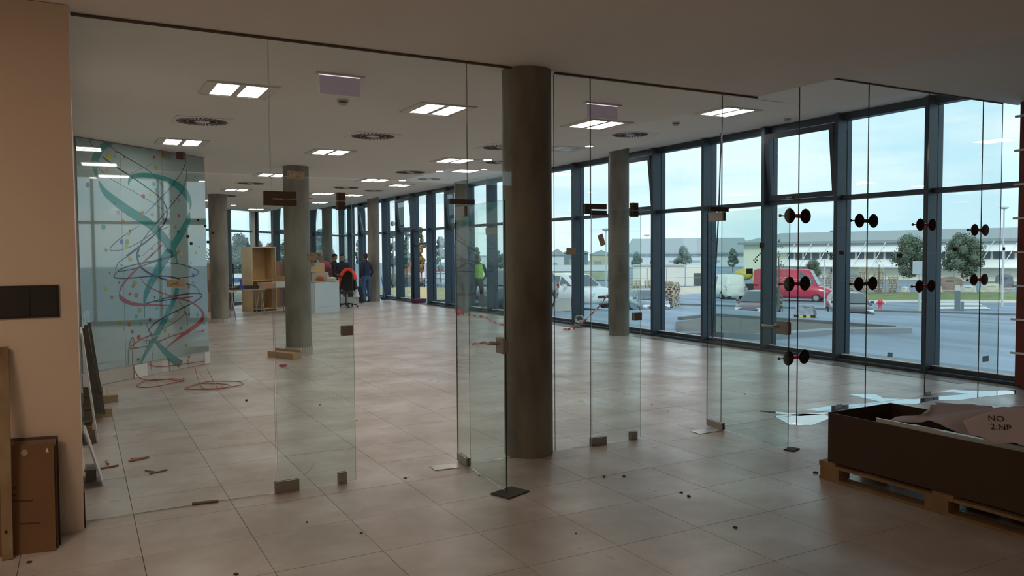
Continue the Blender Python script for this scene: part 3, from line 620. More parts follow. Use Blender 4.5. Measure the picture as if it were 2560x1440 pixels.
# swirl vents
def make_vent(single):
    t = emp('ceiling_vent', (0, 0, 0), 0, 'x', 'vent', 'round swirl vents in white square plates')
    lpart('plate', MB().box(-.297, .297, -.297, .297, -.006, -.001), mat('vent_plate', (.80, .765, .73), .7), t)
    b = MB(); sl = mat('vent_slot', (.012, .012, .012), .6)
    def slot(g, a, r0, r1, w_):
        g.cb(((r0 + r1) / 2 * math.cos(a), (r0 + r1) / 2 * math.sin(a), -.0075), (r1 - r0, w_, .003), 0, a + .22)
    s0 = None
    for n_, r0, r1, w_, ph in ((32, .165, .272, .019, 0), (32, .085, .155, .009, .05)):
        for k in range(n_):
            a = 2 * PI * k / n_ + ph
            if single: g = MB(); slot(g, a, r0, r1, w_); lpart('slot', g, sl, t)
            else: slot(b, a, r0, r1, w_)
    if not single: lpart('slots', b, sl, t, kind='stuff')
    lpart('hub', MB().cyl((0, 0, -.012), (0, 0, -.006), .05, n=16), mat('vent_plate', (.80, .765, .73), .7), t)
    return t
v1 = make_vent(True); v2 = make_vent(False)
for i, (x, y, z_, s_, lb) in enumerate([(1.26, 9.46, Z1, 1, 'large round swirl vent nearest, above the mural side'), (3.33, 9.69, Z1, 1, 'large round swirl vent above the left doorway'), (7.43, 9.72, Z2, 1, 'round swirl vent on the raised ceiling above the column by the windows'),
                                  (5.3, 9.9, Z1, 0, 'round swirl vent half hidden by the nearest column, upper'), (7.33, 13.8, Z2, 0, 'round swirl vent half hidden by the nearest column, lower'), (5.39, 13.63, Z1, 0, 'round swirl vent in the middle of the hall ceiling'),
                                  (3.22, 17.15, Z1, 0, 'round swirl vent left of the second column'), (5.34, 17.42, Z1, 0, 'round swirl vent right of the second column'), (7.44, 17.6, Z2, 0, 'round swirl vent beside the farther raised ceiling lights'),
                                  (5.3, 21.2, Z1, 0, 'small far swirl vent right of the second column top'), (3.3, 21.0, Z1, 0, 'small far swirl vent above the bookcase'), (7.4, 21.5, Z2, 0, 'far swirl vent near the end of the raised ceiling')]):
    if s_: o = v1 if i == 0 else dup(v1, (0, 0, 0))
    else: o = v2 if i == 3 else dup(v2, (0, 0, 0))
    o['label'] = lb; o.matrix_basis = Matrix.Translation((x, y, z_))
# small round lamps
dn = emp('downlight', (0, 0, 0), 0, 'x', 'downlight', 'small round lamps in the ceiling')
lpart('rim', MB().lathe([(.085, -.001), (.085, -.010), (.068, -.012)], n=20), M_FRAME, dn); lpart('lens', MB().cyl((0, 0, -.014), (0, 0, -.010), .066, n=20), M_PANEL, dn)
for i, (px, py, z_, lb) in enumerate([(1099, 427, Z1, 'small round lamp between two square lights, left one'), (1219, 398, Z1, 'small round lamp nearest the nearest column'), (1210, 423, Z2, 'small round lamp right of a glass joint, lower one'),
                                      (1006, 450, Z1, 'small round lamp farthest down the hall'), (1473, 364, Z2, 'small round lamp right of the nearest column'), (583, 512, Z1, 'tiny far round lamp above the bookcase')]):
    p = onz(px, py, z_); o = dn if i == 0 else dup(dn, (0, 0, 0)); o['label'] = lb; o.matrix_basis = Matrix.Translation(p)
# hanging blank sign panels
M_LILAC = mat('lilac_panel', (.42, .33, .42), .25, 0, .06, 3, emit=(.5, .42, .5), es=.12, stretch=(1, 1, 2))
def sign(px0, px1, py, ybot, lb):
    a = onz(px0, py, Z1); Y = a[1] + .06; x0 = ony(px0 + (px1 - px0) * .085, py, Y)[0]; x1 = ony(px1 - (px1 - px0) * .085, py, Y)[0]; zb = ony(px0, ybot, Y)[2]
    xa_ = ony(px0, py, Y)[0]; xb_ = ony(px1, py, Y)[0]
    t = emp('hanging_sign', ((x0 + x1) / 2, Y, Z1), 0, lb, 'sign')
    MB().box(xa_, xb_, Y - .035, Y + .035, Z1 - .012, Z1 - .001).build('mounting_bar', M_FRAME, t)
    MB().box(x0, x1, Y - .004, Y + .004, zb, Z1 - .018).build('panel', M_LILAC, t)
    MB().box(x0, x1, Y - .006, Y + .006, Z1 - .017, Z1 - .0125).build('lit_edge', mat('edge_lamp', (.9, .85, .9), .4, emit=(1, .92, 1), es=.9), t)
sign(788, 909, 176, 232, 'blank lilac hanging sign panel above the left doorway')
sign(1460, 1550, 251, 292, 'blank lilac hanging sign panel right of the nearest column')
def detector(px, py, z_, lb, r=.05):
    p = onz(px, py, z_); t = emp('smoke_detector', p, 0, lb, 'smoke detector')
    lpart('base', MB().lathe([(r * 1.1, -.001), (r * 1.1, -.02)], n=18), mat('detector_white', (.55, .53, .48), .5), t)
    lpart('vent_ring', MB().lathe([(r * .8, -.021), (r * .8, -.03)], n=18), M_BLACK, t)
    lpart('sensor', MB().lathe([(r * .95, -.031), (r * .8, -.045), (r * .3, -.055)], n=18), mat('detector_white', (.55, .53, .48), .5), t)
detector(857, 250, Z1, 'white smoke detector below the left hanging sign'); detector(1690, 306, Z2, 'white smoke detector between raised ceiling lights'); detector(1968, 296, Z3, 'flat white detector near the window head')
# ================================================================== ENTRANCE SIDE OBJECTS
YW = 5.45
# double switch on the left wall
a = ony(-30, 716, YW - .012); b_ = ony(149, 792, YW - .012); t = emp('wall_switch', ((a[0] + b_[0]) / 2, YW, b_[2]), 0, 'black double switch and socket plate on the beige wall', 'switch')
MB().box(a[0], b_[0], YW - .012, YW - .001, b_[2], a[2]).build('plate', M_BLACK, t)
mdx = ony(76, 750, YW - .012)[0]; hh = a[2] - b_[2]
for x0, x1 in ((a[0] + .02, mdx - .006), (mdx + .006, b_[0] - .012)):
    o = MB().box(x0, x1, YW - .019, YW - .012, b_[2] + .012, a[2] - .012, top=.0).build('rocker', M_BLACK, t)
    MB().box(x0 + .012, x1 - .012, YW - .021, YW - .019, a[2] - .034, a[2] - .026).build('label_strip', mat('strip_grey', (.10, .10, .085), .5), o)
# stack of boards leaning on the wall
def leaning(px_bot_l, px_bot_r, z_top, top_y, th, m_, nm, lb, x_shift=0, cat_='board', extra=None):
    a = Vector(onz(*px_bot_l)); b_ = Vector(onz(*px_bot_r)); t = emp(nm, a, 0, lb, cat_)
    d = Vector((0, top_y - (a.y + b_.y) / 2, z_top)); n = Vector((0, -d.z, d.y)).normalized() * th
    q = [a, b_, b_ + d, a + d]; vs = [tuple(p) for p in q] + [tuple(p - n) for p in q]
    g = MB().add(vs, [(0, 1, 2, 3), (7, 6, 5, 4), (0, 4, 5, 1), (1, 5, 6, 2), (2, 6, 7, 3), (3, 7, 4, 0)]); g.build('sheet', m_, t); return t, a, b_, d
def zt(px, py, Y): return ony(px, py, Y)[2]
t, a_, bq, dq = leaning((-60, 1400), (140, 1377), .585, 5.37, .012, M_CARDD, 'board', 'brown printed board with a round white spot leaning in front on the wall')
# spots and printed lines on the front board
nn = (bq - a_).cross(dq).normalized(); nn = nn if nn.y < 0 else -nn
def onboard(px, py):
    v = Vector(ray(px, py)); o_ = Vector((0, 0, H)); k = (a_ + nn * .0005 - o_).dot(nn) / v.dot(nn); return o_ + v * k
def bflat(pts, m_, nm):
    P = [onboard(*p) + nn * .0015 for p in pts]; n_ = len(P); MB().add(P + [p - nn * .0012 for p in P], [tuple(range(n_)), tuple(range(2 * n_ - 1, n_ - 1, -1))]).build(nm, m_, t)
bflat([(61 + 9 * math.cos(i * .5236), 1132 + 8 * math.sin(i * .5236)) for i in range(12)], mat('spot_grey', (.38, .30, .24), .8), 'round_sticker')
bflat([(118, 1119), (122, 1131), (114, 1130)], M_WPL, 'paper_scrap')
for x0, y0, x1 in ((28, 1220, 42), (28, 1237, 42), (30, 1252, 82), (48, 1308, 100)): bflat([(x0, y0), (x1, y0 - 3), (x1, y0 + 1), (x0, y0 + 4)], mat('print_brown', (.07, .035, .02), .8), 'print')
leaning((-60, 1392), (147, 1369), .60, 5.41, .010, mat('grey_board_edge', (.19, .14, .095), .7), 'board', 'grey edged board leaning second in the stack on the left wall')
leaning((-60, 1384), (152, 1362), .615, 5.432, .008, mat('dark_brown_board', (.07, .025, .015), .6), 'board', 'dark reddish board leaning at the back of the stack')
# tall timber plank
a = Vector(onz(6, 1400)); b2 = Vector(onz(36, 1397)); wd = .052
t = emp('timber_plank', a, 0, 'long weathered wooden plank leaning on the wall at the far left', 'plank')
top = Vector((ony(-2, 868, 5.43)[0], 5.43, ony(-2, 868, 5.43)[2]))
vs = [a, a + Vector((wd, 0, 0)), top + Vector((wd * .9, 0, 0)), top + Vector((-.01, 0, 0))]; n = Vector((0, -.02, .004)); vs = [tuple(p) for p in vs] + [tuple(p + n) for p in vs]
MB().add(vs, [(0, 1, 2, 3), (7, 6, 5, 4), (0, 4, 5, 1), (1, 5, 6, 2), (2, 6, 7, 3), (3, 7, 4, 0)]).build('board', mat('weathered_timber', (.36, .28, .17), .8, 0, 0, 7, .2, col2=(.16, .10, .05), stretch=(1, 1, .35)), t)
p = a + (top - a) * .13 + Vector((.02, -.022, 0)); MB().cyl(p, p + Vector((0, -.006, 0)), .008, n=8).build('bolt', M_DARK, t)
# things leaning on the hall side of the left wall, seen past its edge
def lean_side(y0, y1, xb, ztop, th, m_, nm, lb, cat_, xt=.012, sub=None, zb=0.0):
    t = emp(nm, (xb, (y0 + y1) / 2, 0), 0, lb, cat_)
    MB().add([(xb, y0, zb), (xb, y1, zb), (xt, y1, ztop), (xt, y0, ztop), (xb - th, y0, zb), (xb - th, y1, zb), (max(xt - th, .0), y1, ztop), (max(xt - th, .0), y0, ztop)], [(0, 1, 2, 3), (7, 6, 5, 4), (0, 4, 5, 1), (1, 5, 6, 2), (2, 6, 7, 3), (3, 7, 4, 0)]).build('sheet', m_, t)
    return t
M_DG = mat('dark_green_glass', (.015, .035, .03), .08, 0, .3, 8, spec=.9)
for i in range(3):
    lean_side(8.9 + i * .05, 11.0, .20 - .030 * i, 1.02 - i * .03, .028, M_DG, 'glass_sheet', ('outermost dark glass sheet leaning on the left wall upon timber blocks', 'middle dark glass sheet leaning on the left wall', 'innermost dark glass sheet leaning on the left wall')[i], 'glass sheet', xt=.092 - .030 * i, zb=.085)
for y, x1, lb in ((10.86, .20 + .02, 'farthest timber block under the leaning glass'), (10.12, .36, 'longest timber block under the leaning glass'), (9.25, .27, 'nearest timber block under the leaning glass')):
    t = tag(MB().box(.01, x1, y - .045, y + .045, .001, .082).build('timber_block', M_PLANK), lb, 'timber')
lean_side(7.95, 8.6, .115, 1.0, .016, M_WPL, 'white_board', 'tall white edged board leaning behind the wall edge', 'board', xt=.014)
lean_side(7.98, 8.3, .08, .93, .03, M_CARD, 'cardboard_sheet', 'narrow brown cardboard piece behind the white board', 'cardboard', xt=.02) if False else None
tag(MB().box(.006, .07, 7.9, 8.15, .001, .16).build('cardboard_box', M_CARDD), 'small brown carton on the floor behind the wall edge', 'box')
lean_side(6.44, 6.75, .118, .40, .012, mat('grey_white_board', (.55, .56, .55), .5), 'white_board', 'short pale board leaning low behind the wall edge', 'board', xt=.014)
tag(MB().box(.003, .075, 6.6, 6.8, .001, .09).build('grey_bucket_lid', mat('grey_item', (.10, .12, .12), .4)), 'low grey item behind the short pale board', 'container')
M_PALT = mat('pallet_timber', (.25, .155, .075), .75, 0, .2, 5)
# ---- crate on pallet
PX, PW = 4.80, 0.98
pal = emp('wooden_pallet', (PX, 2.6, 0), 0, 'long wooden pallet under the brown crate at the lower right', 'pallet')
Yf, Yn = 3.98, -.2
PC = Vector((4.78, 3.99, 0))
for x0 in (4.77, 5.22, 5.66):
    MB().box(x0, x0 + .10, Yn, Yf - .02, .001, .022).build('runner', M_PALT, pal)
    for y in (3.80, 2.98, 2.1, 1.2, .3):
        MB().box(x0, x0 + .12, y - .01, y + .15, .022, .10).build('block', M_PALT, pal)
    MB().box(x0, x0 + .10, Yn, Yf - .02, .10, .118).build('deck_board', M_PALT, pal)
for y in (3.86, 2.98, 2.1, 1.2, .3):
    MB().box(4.77, 5.76, y - .04, y + .10, .118, .136).build('deck_board', M_PALT, pal)
Cx0, Cx1, Cy0, Cy1, Cz0, Cz1 = 4.79, 5.50, -.1, 3.90, .137, .50
M_CRATE = mat('crate_brown', (.052, .028, .013), .65, 0, .08, 1.5)
cr_ = emp('open_crate', ((Cx0 + Cx1) / 2, 2, Cz0), 0, 'long open brown crate standing on the pallet at the lower right', 'crate')
th = .012
MB().box(Cx0, Cx0 + th, Cy0, Cy1, Cz0, Cz1).build('side_panel', M_CRATE, cr_); MB().box(Cx1 - th, Cx1, Cy0, Cy1, Cz0, Cz1).build('side_panel', M_CRATE, cr_)
MB().box(Cx0 + th, Cx1 - th, Cy1 - th, Cy1, Cz0, Cz1).build('end_panel', M_CRATE, cr_); MB().box(Cx0 + th, Cx1 - th, Cy0, Cy0 + th, Cz0, Cz1).build('end_panel', M_CRATE, cr_)
MB().box(Cx0 + th, Cx1 - th, Cy0 + th, Cy1 - th, Cz0, Cz0 + .012).build('bottom_panel', M_CRATE, cr_)
for i, (x, lb) in enumerate(((.06, 'outer glass sheet lying on edge inside the crate'), (.10, 'second glass sheet on edge inside the crate'))):
    tag(MB().box(Cx0 + x, Cx0 + x + .010, .2, Cy1 - .35 - .25 * i, Cz0 + .013, Cz1 + .016 - .004 * i).build('glass_sheet', mat('bright_glass_edge', (.62, .68, .68), .15, spec=1)), lb, 'glass sheet')
tag(MB().box(Cx0 + .16, Cx0 + .30, 2.75, 3.45, Cz0 + .2, Cz1 - .045, top=.012).build('foam_block', mat('foam', (.62, .55, .45), .8)), 'pale foam block inside the crate beside the glass edges', 'foam')
tag(MB().box(Cx0 + .14, Cx0 + .32, 2.6, 3.5, Cz0 + .013, Cz0 + .199).build('cardboard_filler', M_CRATE), 'brown filler board under the foam block in the crate', 'cardboard')
# wrapping paper
def sheet(x0, x1, y0, y1, nx, ny, fz, mt, lb, seed, z_=0):
    r = random.Random(seed); g = MB(); vs = []
    for j in range(ny + 1):
        for i in range(nx + 1):
            u, v = i / nx, j / ny; ex = .05 * math.sin(v * 9 + seed) + .03 * math.sin(v * 23); ey = .07 * math.sin(u * 8 + seed * 2) + .03 * math.sin(u * 19)
            x = x0 + (x1 - x0) * u + (ex if i in (0, nx) else 0); y = y0 + (y1 - y0) * v + (ey if j in (0, ny) else 0)
            vs.append((x, y, fz(u, v) + r.uniform(-.008, .008)))
    g.add(vs, [(j * (nx + 1) + i, j * (nx + 1) + i + 1, (j + 1) * (nx + 1) + i + 1, (j + 1) * (nx + 1) + i) for j in range(ny) for i in range(nx)], 0, True)
    o = g.build('wrapping_paper', mt); sm = o.modifiers.new('t', 'SOLIDIFY'); sm.thickness = .0015; return tag(o, lb, 'paper')
M_WRAP = thin('packing_paper', (.80, .73, .76), .42)
sheet(Cx0 + .20, Cx1 + .14, 2.2, 3.45, 18, 30, lambda u, v: Cz1 + .055 + .045 * math.sin(u * 5 + v * 6) * (1 - v * .3) + .025 * math.sin(v * 17 + u * 5) + .04 * u - .03 * v, M_WRAP, 'crumpled pale packing paper over the far side of the open crate', 1)
ws = sheet(Cx0 + .10, Cx1 + .06, .8, 2.86, 18, 30, lambda u, v: Cz1 + .095 + .05 * math.sin(u * 4.4 + v * 5 + 1) + .022 * math.sin(v * 15 + u * 3) + .03 * u, M_WRAP, 'crumpled packing paper printed NO 2.NP on the crate', 2)
# dark card lying on the paper
tag(MB().add([(5.30, 2.74, .60), (5.46, 2.90, .59), (5.56, 2.76, .605), (5.38, 2.62, .62), (5.30, 2.74, .603), (5.46, 2.90, .593), (5.56, 2.76, .608), (5.38, 2.62, .623)], [(0, 1, 2, 3), (7, 6, 5, 4), (0, 4, 5, 1), (1, 5, 6, 2), (2, 6, 7, 3), (3, 7, 4, 0)]).build('dark_card', mat('dark_card', (.05, .045, .04), .5)), 'small dark card lying on the packing paper', 'card')
def text(s_, p, sz, m_, parent, rot, nm='lettering'):
    cu = bpy.data.curves.new(nm, 'FONT'); cu.body = s_; cu.size = sz; cu.extrude = .0006; cu.resolution_u = 3
    o = bpy.data.objects.new(nm, cu); C.objects.link(o); dg = bpy.context.evaluated_depsgraph_get(); me = bpy.data.meshes.new_from_object(o.evaluated_get(dg)); C.objects.unlink(o)
    bpy.data.objects.remove(o)
    q = bpy.data.objects.new(nm, me); me.materials.clear(); me.materials.append(m_); C.objects.link(q); q.parent = parent; q.matrix_basis = (parent.matrix_basis.inverted() if parent else Matrix()) @ Matrix.Translation(p) @ rot; return q
tilt = Matrix.Rotation(math.radians(-52), 4, 'Z') @ Matrix.Rotation(math.radians(48), 4, 'X')
TP = Vector(onz(2470, 1056, .665)); TM = Matrix.Translation(TP) @ tilt
fp = [(-.13, .0), (-.10, -.08), (-.04, -.10), (.03, -.13), (.12, -.12), (.20, -.15), (.34, -.13), (.42, -.06), (.40, .06), (.28, .08), (.17, .12), (.06, .10), (-.04, .05)]; n_ = len(fp)
lt = MB().add([tuple(TM @ Vector((a, b_, -.003))) for a, b_ in fp] + [tuple(TM @ Vector((a, b_, -.005))) for a, b_ in fp], [tuple(range(n_)), tuple(range(2 * n_ - 1, n_ - 1, -1))]).build('printed_flap', M_WRAP, ws)
for s_, dx, dy in (('NO', .0, .012), ('2.NP', .008, -.045)):
    q = text(s_, TM @ Vector((dx, dy, .001)), .054, M_INK, None, tilt); q.parent = lt
# ---- puddle and debris
g = MB()
def water(pts):
    q = [onz(*p, .0012) for p in pts]; g.add(q, [tuple(range(len(q)))])
water([(1895, 1028), (1960, 1036), (2000, 1040), (2060, 1036), (2110, 1022), (2180, 1018), (2230, 1012), (2290, 1010), (2330, 1000), (2400, 1000), (2450, 993), (2540, 984), (2540, 975), (2450, 978), (2380, 974), (2350, 978), (2420, 985), (2360, 990), (2290, 998), (2210, 996), (2190, 986), (2118, 985), (2200, 1004), (2150, 1010), (2080, 1014), (2010, 1024), (2080, 1030), (2000, 1034), (1950, 1030), (1900, 1026)])
water([(1935, 1040), (1975, 1062), (2030, 1063), (2080, 1044), (2060, 1036), (2000, 1034)])
o = tag(g.build('water_puddle', mat('puddle_water', (.05, .05, .05), .02, spec=1.0, coat=1)), 'shallow water puddle reflecting daylight along the foot of the glass', 'puddle')
def rods(pts, r, m_, nm, lb, cat_, grp=None):
    t = emp(nm, onz(*pts[0][0]), 0, lb, cat_, grp)
    for q in pts:
        P = [Vector(onz(x, y, r)) for x, y in q]; MB().tube(P, r, 6).build('piece', m_, t)
M_PIPE = mat('orange_pipe', (.42, .17, .12), .4); M_PIPEW = mat('pale_pipe', (.65, .5, .44), .5)
rods([[(210, 1178), (296, 1163)], [(266, 1152), (271, 1160)]], .008, M_PIPE, 'pipe_offcut', 'thin red pipe offcut lying by the short pale board', 'pipe')
rods([[(322, 1153), (372, 1142)], [(326, 1148), (366, 1144)]], .009, M_PIPE, 'pipe_offcut', 'bundle of short red pipe offcuts on the bare floor', 'pipe')
rods([[(363, 1176), (396, 1181)], [(374, 1185), (418, 1174)]], .006, mat('wood_stick', (.22, .17, .11), .7), 'wood_splinter', 'two crossed brown wood splinters on the floor', 'wood scrap')
rods([[(480, 1259), (546, 1252)]], .010, mat('wood_stick', (.22, .17, .11), .7), 'wood_lath', 'thin grey lath lying along the foot of the glass', 'wood scrap')
def coil(pts, r, m_, nm, lb, cat_='hose'):
    t = emp(nm, onz(*pts[0][0][:2]), 0, lb, cat_)
    for q in pts:
        P = cat([(*Vector(onz(x, y, 0.0)).xy, r + .004 + z_) for x, y, z_ in q], 6); MB().tube(P, r, 6).build('hose_length', m_, t)
p0 = onm(333, 842, .04); t = emp('supply_hose', p0, 0, 'thin orange hose hanging from the mural and looping on the floor', 'hose')
fl = lambda x, y, z_=.012: Vector(onz(x, y, z_))
MB().tube(cat([tuple(onm(333, 842, .03)), tuple(onm(336, 858, .06)), tuple(onm(332, 880, .06)), tuple(onm(333, 915, .06)), tuple(onm(340, 932, .08)), tuple(fl(352, 946)), tuple(fl(385, 951)), tuple(fl(430, 947)), tuple(fl(458, 951)), tuple(fl(440, 955)), tuple(fl(390, 966)), tuple(fl(352, 968)), tuple(fl(344, 962)), tuple(fl(365, 952)), tuple(fl(410, 948, .03)), tuple(fl(455, 952)), tuple(fl(459, 945, .05))], 7), .007, 7).build('hose_length', M_PIPE, t)
coil([[(488, 944, .15), (500, 965, .02), (520, 974, 0), (600, 965, 0), (603, 957, 0), (580, 955, 0), (520, 958, .01), (468, 970, 0), (470, 975, 0), (540, 974, 0), (575, 970, .01), (560, 962, 0), (545, 973, 0), (519, 947, .12)], [(470, 972, 0), (490, 962, 0), (520, 960, 0), (560, 962, 0)]], .0065, M_PIPE, 'loose_hose', 'thin orange hose lying in flat loops on the floor')
gh_ = mat('grey_hose', (.5, .5, .48), .5); t = emp('coiled_hose', onx(1450, 812, 9.95), 0, 'grey coiled hose standing on the floor against the window mullion', 'hose')
for k in range(3):
    MB().tube(cat([onx(1449 + (11 - k) * math.cos(a * PI / 5), 798 + (9 - k * .7) * math.sin(a * PI / 5), 9.90 + .05 * k) for a in range(11)], 3), .016, 6).build('hose_length', gh_, t)
MB().tube(cat([onx(1439, 804, 9.92), onx(1437, 809, 9.9), onx(1440, 812, 9.88), onx(1450, 812, 9.86)], 4), .014, 6).build('hose_end', gh_, t)
t = emp('hanging_cable', onx(1802, 345, 9.98), 0, 'dark cable hanging in front of the window close to the right doorway', 'cable')
cb_ = onx(1803, 343, 9.98)
MB().tube(cat([(cb_[0], cb_[1], Z3 - .002), cb_, onx(1800, 430, 9.98), onx(1797, 520, 9.98), onx(1792, 620, 9.98), onx(1787, 720, 9.98), onx(1783, 800, 9.98), onx(1781, 848, 9.98)], 5), .012, 6).build('cable_length', mat('blue_black', (.02, .035, .06), .5), t)
for i_, (ya, yb) in enumerate(((5.9, 8.3), (10.3, 12.7), (14.6, 17.0))):
    t = emp('floor_grille', (9.78, ya, 0), 0, ('grey floor grille along the windows at the far right', 'grey floor grille along the windows before the third right column', 'grey floor grille along the windows by the coiled hose')[i_], 'grille')
    MB().box(9.66, 9.90, ya, yb, .0006, .003).build('frame', mat('grille_grey', (.16, .16, .16), .4, .4), t); g = MB(); y = ya + .03
    while y < yb - .03: g.box(9.68, 9.88, y, y + .02, .003, .006); y += .05
    g.build('slats', mat('grille_slat', (.30, .30, .29), .35, .6), t, kind='stuff')
# barrier tape
def tape(P, w_, lb):
    P = [Vector(p) for p in P]; t = emp('barrier_tape', P[0], 0, lb, 'tape'); C_ = cat([tuple(p) for p in P], 6); a_ = MB(); b_ = MB()
    for i in range(len(C_) - 1):
        p, q = Vector(C_[i]), Vector(C_[i + 1]); tw = math.sin(i * .9) * .7; u = Vector((0, math.sin(tw), abs(math.cos(tw)))) * w_ / 2
        (a_ if (i // 2) % 2 else b_).add([p - u, q - u, q + u, p + u], [(0, 1, 2, 3)])
    a_.build('red_stripe', M_RED, t); b_.build('white_stripe', M_WPL, t)
tape([fl(1407, 824, .03), fl(1420, 823, .03), fl(1437, 821, .03)], .05, 'short piece of red and white barrier tape on the floor by the coiled hose')
p1 = Vector(onz(1452, 812, .03)); tape([p1, p1 + (Vector(onx(1500, 764, 10.05)) - p1) * .5, Vector(onx(1500, 764, 10.05)), Vector(onx(1519, 735, 10.1))], .05, 'red and white barrier tape stretched up to the column in front of the white car')
tape([fl(1145, 783, .05), fl(1170, 786, .03), fl(1190, 790, .03), fl(1215, 793, .04), fl(1228, 801, .03), fl(1250, 811, .02), fl(1285, 814, .02)], .06, 'red and white barrier tape trailing over the floor from the column foot')
tape([fl(1172, 862, .02), fl(1200, 858, .03), fl(1235, 855, .03), fl(1262, 848, .03)], .04, 'red and white barrier tape seen through the open left glass door')
tag(MB().ball(onz(1147, 780, .1), (.07, .07, .1), 8).build('tape_knot', M_RED), 'red bundle of tape at the foot of the column by the windows', 'tape')
# brown packing box at second column, pink scrap
a = Vector(onz(669, 893)); b_ = Vector(onz(733, 900))
d = b_ - a; rz = math.atan2(d.y, d.x); t = emp('packing_box', a, rz, 'flat brown cardboard box on the floor against the second column', 'box')
lpart('carton', MB().box(0, d.length, 0, .16, .001, .10), M_CARD, t); lpart('flap', MB().box(0, d.length, .155, .16, .10, .14), M_CARD, t)
tag(MB().ball(onz(708, 913, .025), (.07, .05, .022), 8).build('plastic_scrap', mat('pink_plastic', (.6, .06, .12), .5)), 'crumpled pink red plastic scrap on the floor before the brown box', 'scrap')
rr = random.Random(3)
DB = [(767, 1305), (903, 1332), (1013, 1195), (1440, 1333), (1670, 1028), (1722, 1240), (1863, 985), (2039, 1181), (1630, 1012), (1838, 1318), (1703, 1231), (892, 1050), (800, 1012), (345, 1085), (286, 1090), (590, 1435), (1510, 1191), (1560, 1190), (73, 1405), (1198, 1189)]
DL = ['in front of the closed left door leaf', 'below the left doorway, right of a tile joint', 'at the threshold of the left doorway', 'in the lower middle foreground', 'behind the closed right door leaf', 'in the middle foreground, right of the joint', 'behind the open right glass door',
      'just left of the pallet corner', 'behind the right doorway near its threshold', 'in the right foreground, in line with the pallet', 'left of a second crumb right of middle', 'in the hall behind the left doorway', 'in the hall behind the closed left leaf', 'near the white boards behind the wall edge', 'close to the wall edge behind the left pane', 'at the very bottom edge, left of middle',
      'right of the nearest column, left one', 'right of the nearest column, right one', 'at the foot of the leaning board stack', 'beside the open left glass door']
for i, (x, y) in enumerate(DB):
    s_ = rr.uniform(.006, .012) if i not in (7,) else .016
    p = onz(x, y, s_ * .35)
    tag(MB().cb(p, (s_ * 2, s_ * 1.3, s_ * .7), 0, rr.uniform(0, 3)).build('debris_crumb', mat('debris', (.06, .045, .035), .8)), 'dark crumb of debris on the tiles ' + DL[i], 'debris', 'crumbs of debris on the floor')
tag(MB().poly([fl(762, 1184, .001), fl(772, 1176, .001), fl(782, 1162, .001), fl(794, 1148, .001), fl(792, 1150, .001), (fl(776, 1175, .001)), fl(764, 1187, .001)]).build('scuff_mark', mat('scuff', (.3, .3, .3), .6)), 'curved grey scuff mark on a tile behind the left door leaf', 'mark')
# ================================================================== FURNITURE AT THE FAR END OF THE HALL
def bookcase(x, y, rz, w_, d_, h_, m_, lb, shelves, divider=None):
    t = emp('bookcase', (x, y, 0), rz, lb, 'bookcase')
    lpart('side_panel', MB().box(-w_ / 2, -w_ / 2 + .03, -d_, 0, 0, h_), m_, t); lpart('side_panel', MB().box(w_ / 2 - .03, w_ / 2, -d_, 0, 0, h_), m_, t)
    lpart('back_panel', MB().box(-w_ / 2 + .03, w_ / 2 - .03, -.015, 0, .0, h_ - .03), m_, t); lpart('top_panel', MB().box(-w_ / 2 + .03, w_ / 2 - .03, -d_, 0, h_ - .03, h_), m_, t)
    for z_ in shelves: lpart('shelf', MB().box(-w_ / 2 + .03, w_ / 2 - .03, -d_ + .01, -.015, z_ - .012, z_ + .012), m_, t)
    return t
bx, by, _ = onz(636, 778)
bookcase(bx + .1, by + .5, math.radians(18), .80, .62, 1.92, M_BEECH, 'tall open light wood bookcase behind the folding tables', (.06, .92))
def cabinet(px, py, rz, w_, d_, h_, m_, lb, cat_='cabinet'):
    x, y, _ = onz(px, py); t = emp('cabinet', (x, y, 0), rz, lb, cat_)
    lpart('body', MB().box(0, w_, 0, d_, 0, h_), m_, t); lpart('door', MB().box(.01, w_ / 2 - .004, -.02, -.001, .08, h_ - .01), m_, t); lpart('door', MB().box(w_ / 2 + .004, w_ - .01, -.02, -.001, .08, h_ - .01), m_, t); return t
cabinet(676, 768, .25, .31, .45, 1.46, M_CHERRY, 'reddish wood cabinet standing left of the second column')
cabinet(711, 766, .25, .45, .45, 1.47, M_CHERRY, 'dark gapped reddish wood cabinet touching the second column in view')
cabinet(505, 782, .3, .50, .45, 1.44, mat('pale_wood', (.36, .20, .13), .5), 'brownish wood cabinet at the mural edge, left of the tables')
def table(px, py, w_, d_, rz, lb, h_=.74):
    x, y, _ = onz(px, py); t = emp('folding_table', (x, y, 0), rz, lb, 'table')
    lpart('table_top', MB().box(0, w_, 0, d_, h_ - .03, h_), mat('table_top', (.42, .33, .25), .5), t)
    for sx, sy in ((0, 0), (1, 0), (0, 1), (1, 1)):
        x0 = .12 if sx == 0 else w_ - .12; y0 = .08 if sy == 0 else d_ - .08
        lpart('leg', MB().tube([(x0, y0, h_ - .03), (x0 + (-.1 if sx == 0 else .1), y0 + (-.05 if sy == 0 else .05), .0)], [.02, .015], 8), M_STEEL, t)
table(574, 793, 1.0, .75, .12, 'folding table carrying flat black devices, in front of the bookcase')
table(652, 784, .85, .5, .1, 'folding table with a white box right of the bookcase')
table(503, 806, .9, .7, .15, 'folding table just behind the mural edge')
def small_box(px, py, Z, w_, d_, h_, m_, nm, lb, cat_, rz=.1, D=None):
    v = ray(px, py); n = math.hypot(v[0], v[1]); k = D / n; x, y = v[0] * k, v[1] * k; z_ = Z if Z is not None else v[2] * k + H
    t = emp(nm, (x, y, z_), rz, lb, cat_); lpart('body', MB().box(-w_ / 2, w_ / 2, -d_ / 2, d_ / 2, 0, h_), m_, t); return t
